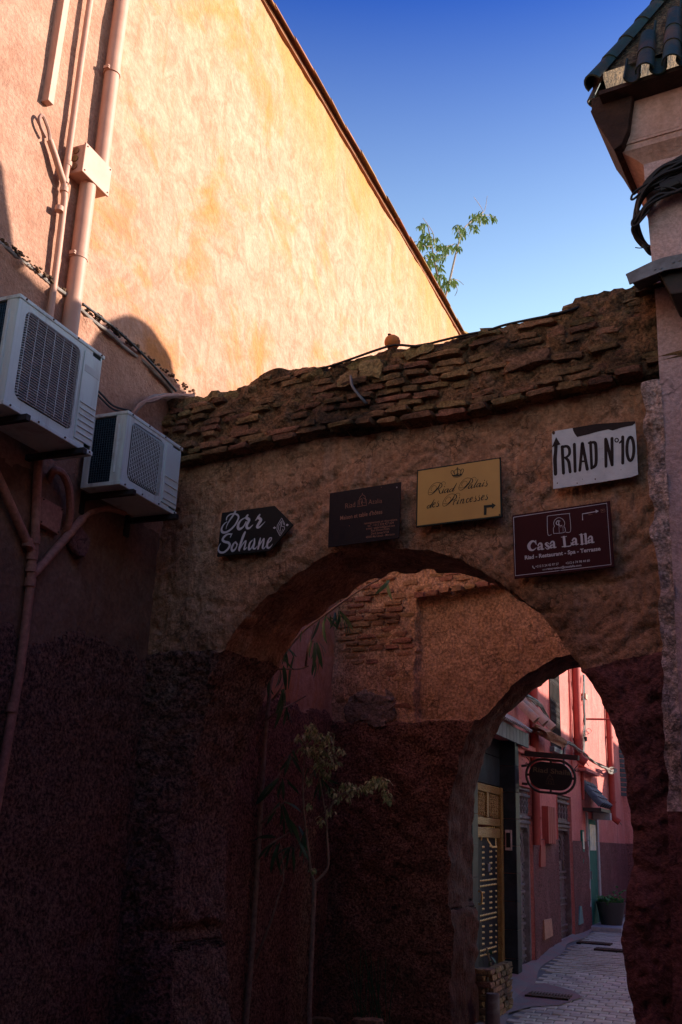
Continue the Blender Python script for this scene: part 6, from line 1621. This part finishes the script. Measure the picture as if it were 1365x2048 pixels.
strokes(t, 'emblem', faint, sh, [[(590, 570, 8), (540, 650, 8), (510, 755, 8), (670, 768, 8), (645, 660, 8), (590, 570, 8)], [(550, 660, 8), (640, 670, 8)], [(560, 755, 8), (565, 700, 8), (610, 700, 8), (615, 760, 8)]], smooth=False)
bm0 = [SF.px(*q) for q in ((1052, 1502), (1158, 1511), (1158, 1521), (1051, 1512))]
b = MB(); b.prism([(v.x, v.z) for v in bm0], -.04, .04); b.part('beam', M['steel'], t)
b = MB(); b.tube([SF.px(1052, 1507)+Vector((-.25, 0, .02)), SF.px(1052, 1507)], .03, 6); b.part('beam_end', M['steel'], t)
for L in ([(1053, 1514), (1060, 1524), (1053, 1532)], [(1156, 1530), (1150, 1538), (1152, 1543)]):
    b = MB(); b.tube(smooth_path(ov(L)), .006, 4); b.part('scroll', M['steel'], t)
b = MB(); b.tube([SF.px(1054+3*(1-q/14)*cos(q*.8), 1527+3*(1-q/14)*sin(q*.8)) for q in range(13)], .005, 4); b.part('scroll', M['steel'], t)
b = MB(); b.tube([SF.px(1155+4*(1-q/14)*cos(q*.8), 1540+4*(1-q/14)*sin(q*.8)) for q in range(13)], .005, 4); b.part('scroll', M['steel'], t)
b = MB(); v = ov([(1033, 1520), (1043, 1518), (1040, 1540), (1033, 1560)]); b.prism([(q.x, q.z) for q in v], -.05, .05); b.part('wall_bracket', M['steel'], t)
b = MB(); b.tube(ov([(1030, 1566), (1056, 1568)]), .018, 6); b.part('lower_bar', M['steel'], t); b = MB(); b.tube(ov([(1040, 1532), (1054, 1531)]), .018, 6); b.part('upper_bar', M['steel'], t)
# brick planter and stump
gA = ground_px(1015, 2016)
t = thing('brick_planter', 'low brick planter built against the house just past the second arch', 'planter', WORLD, (-3.15, 12.3, gz(12.3)))
x1_, y0_, y1_ = -2.93, 11.75, 12.75; zb_ = gz(12.2)-.05; zt_ = .22
b = MB(); b.b2((-3.34, y0_+.06, zb_), (x1_-.05, y1_-.06, zt_-.06)); b.part('earth_fill', M['earth'], t)
bq = []
for k in range(4): b = MB(); b.blob((0, 0, 0), (1, 1, 1), seed=k*5+40, n=2, amp=.16); bq.append(b.mesh('brick', M['brick'], smooth=35))
row = 0; z = zb_
while z < zt_:
    y = y0_+(row % 2)*.1
    while y < y1_-.02:
        place(rng.choice(bq), 'brick', t, (x1_-.04+rng.uniform(-.008, .008), min(y+.1, y1_-.06), z+.03), (0, 0, 0), (.1, .2, .056)); y += .21
    for x_ in (-3.2, -3.03): place(rng.choice(bq), 'brick', t, (x_-(row % 2)*.08, y0_+.04, z+.03), (0, 0, 0), (.2, .1, .056))
    z += .066; row += 1
t2 = thing('planter_sprout', 'thin brown stemmed sprout with few leaves in the brick planter', 'plant', WORLD, (-3.05, 12.3, .15))
b = MB(); b.tube(smooth_path([(-3.03, 12.4, .1), (-3.08, 12.35, .25), (-3.12, 12.32, .42)], 3), .014, 5); b.part('stem', M['bark'], t2)
b = MB()
for k in range(9): add_leaf(b, (-3.1+rng.uniform(-.05, .05), 12.32, .36+rng.uniform(-.08, .06)), rng.uniform(0, 6.3), rng.uniform(-.6, .6), .1, .035, .6)
b.part('foliage', M['leaf'], t2, kind='stuff', fix=False)
b = MB(); P = ground_px(968, 2052)
b.lathe([(.085, -.05), (.08, .1), (.075, .34), (.07, .36)], (-2.86, 11.55, gz(11.55)), 9); b.solo('wooden_post', 'short weathered post stump beside the brick planter', 'post', M['brownwood'], WORLD, (-2.86, 11.55, gz(11.55)), smooth=40)
# potted plant
pc = ground_px(1224, 1859)
t = thing('potted_plant', 'large black tapered pot with low green plant beside the green door step', 'planter', WORLD, pc)
k = .58/2
b = MB(); b.lathe([(k*.62, 0), (k*.66, .02), (k*.98, .47), (k*1.02, .5), (k*1.02, .52), (k*.94, .52), (k*.9, .44), (.01, .44)], pc, 20); b.part('pot', M['fan'], t, smooth=40)
b = MB()
for i in range(170):
    a = rng.uniform(0, 2*pi); rr = k*.95*sqrt(rng.random()); hh_ = .5+rng.uniform(0, .1)+(.22*rng.random() if abs(a-.4) < .7 else 0)
    add_leaf(b, pc+Vector((rr*cos(a), rr*sin(a), hh_)), rng.uniform(0, 6.3), rng.uniform(-.2, 1), rng.uniform(.07, .12), .05, .5)
b.part('foliage', M['leafg'] if 'leafg' in M else M['leaf'], t, kind='stuff', fix=False)
# the far end of the lane
FF = Fr((-3.34, EX, 0), radians(50))
t = thing('far_house', 'shaded reddish house closing the lane where it bends right', 'house', FF)
b = MB(); b.b2((0, .02, -.3), (4.4, 2, 6)); b.part('wall', M['pink'], t)
b = MB(); b.b2((0, -.01, -.3), (4.4, .02, 1.68)); b.part('roughcast_base', M['pinkdado'], t)
b = MB(); b.b2((.5, -.05, 1.9), (1.2, .03, 3.4)); b.part('shutter', M['steel'], t)
p = FF.px(1236, 1520, .2); b = MB()
for i in range(16): b.b2((p.x-.12, -.22, p.z-.9+i*.12), (p.x+.35, -.16, p.z-.81+i*.12))
b.solo('dark_awning', 'dark slatted awning hanging high at the far end of the lane', 'awning', M['slate'], FF, p)
TF = Fr((-2.9, 29.2, 0), 0)
p = TF.px(1246, 1650)
t = thing('far_tree', 'small yellow-green tree in light at the far end of the lane', 'tree', TF, (p.x, 0, gz(28)))
b = MB(); b.tube([(p.x+.05, 0, 0), (p.x, 0, p.z-.3), (p.x+.02, 0, p.z+.3)], .05, 7); b.part('trunk', M['bark'], t, smooth=50)
b = MB()
for x, y, r, n in ((1240, 1618, 9, 60), (1250, 1610, 10, 60), (1256, 1625, 10, 60), (1244, 1632, 9, 50), (1252, 1645, 10, 60), (1246, 1655, 8, 40), (1262, 1605, 9, 60), (1270, 1630, 14, 90)):
    for i in range(n):
        a = rng.uniform(0, 6.3); rr = r*sqrt(rng.random()); q = TF.px(x+rr*cos(a), y+rr*sin(a), rng.uniform(-.3, .3)); add_leaf(b, q, rng.uniform(0, 6.3), rng.uniform(-1.2, .3), .15, .05, .5)
b.part('foliage', M['leafy'] if 'leafy' in M else M['leafl'], t, kind='stuff', fix=False)
p = TF.px(1255, 1700, .5); b = MB(); b.b2((p.x-.02, -.6, -.3), (p.x+.14, -.5, 2.3)); b.solo('grey_post', 'slim grey post standing at the far end of the lane', 'post', M['zinc'], TF, (p.x, -.55, 0))
# houses on the sunny side of the lane (their tops cut the light) and light-blocking walls added round the camera
t = thing('opposite_house', 'pale stepped house set back from the lane for more light, hidden behind the right jamb', 'house', WORLD, (1, 18, 0))
XO = 4.6                                            # hidden house, set back and kept pale to brighten the lane
for (ya, yb, hh_) in ((13.5, 20.3, 7.7), (20.3, 22.9, 7.55), (22.9, 25.3, 7.1), (25.3, 27.9, 6.55), (27.9, 30.3, 6.0), (30.3, 40.0, 7.6)):
    b = MB(); b.b2((XO, ya, -.5), (XO+3, yb, hh_)); b.part('wall', M['pier'], t)
t = thing('sky_block_wall', 'plain pink wall on the right, outside the picture, added to block sky light', 'wall', WORLD, (3.2, 2, 0))  # unseen wall, its height chosen to darken the lower tall wall
b = MB(); b.b2((3.0, -6, -.6), (3.4, 6.2, 8.8)); b.part('wall', M['pier'], t)
t = thing('rear_sky_block_wall', 'maroon wall behind the camera, added to block sky light', 'wall', WORLD, (0, -4, 0))  # unseen wall added to cut sky fill from behind
b = MB(); b.b2((-5.2, -6.4, -.6), (3.4, -6, 4)); b.part('wall', M['pink'], t)
t = thing('sky_block_storey', 'added storey over the camera blocking sky light, outside the picture', 'building', WORLD, (-1, -2, 4.2))  # unseen storey added overhead to keep sky light off the lower walls
b = MB(); b.b2((-4.9, -6.4, 4.2), (3.0, 1.0, 5.4)); b.part('storey', M['pier'], t)
for k in range(9):
    b = MB(); b.b2((-4.7, -5.8+k*.85, 4.05), (3.0, -5.65+k*.85, 4.2)); b.part('beam', M['bark'], t)
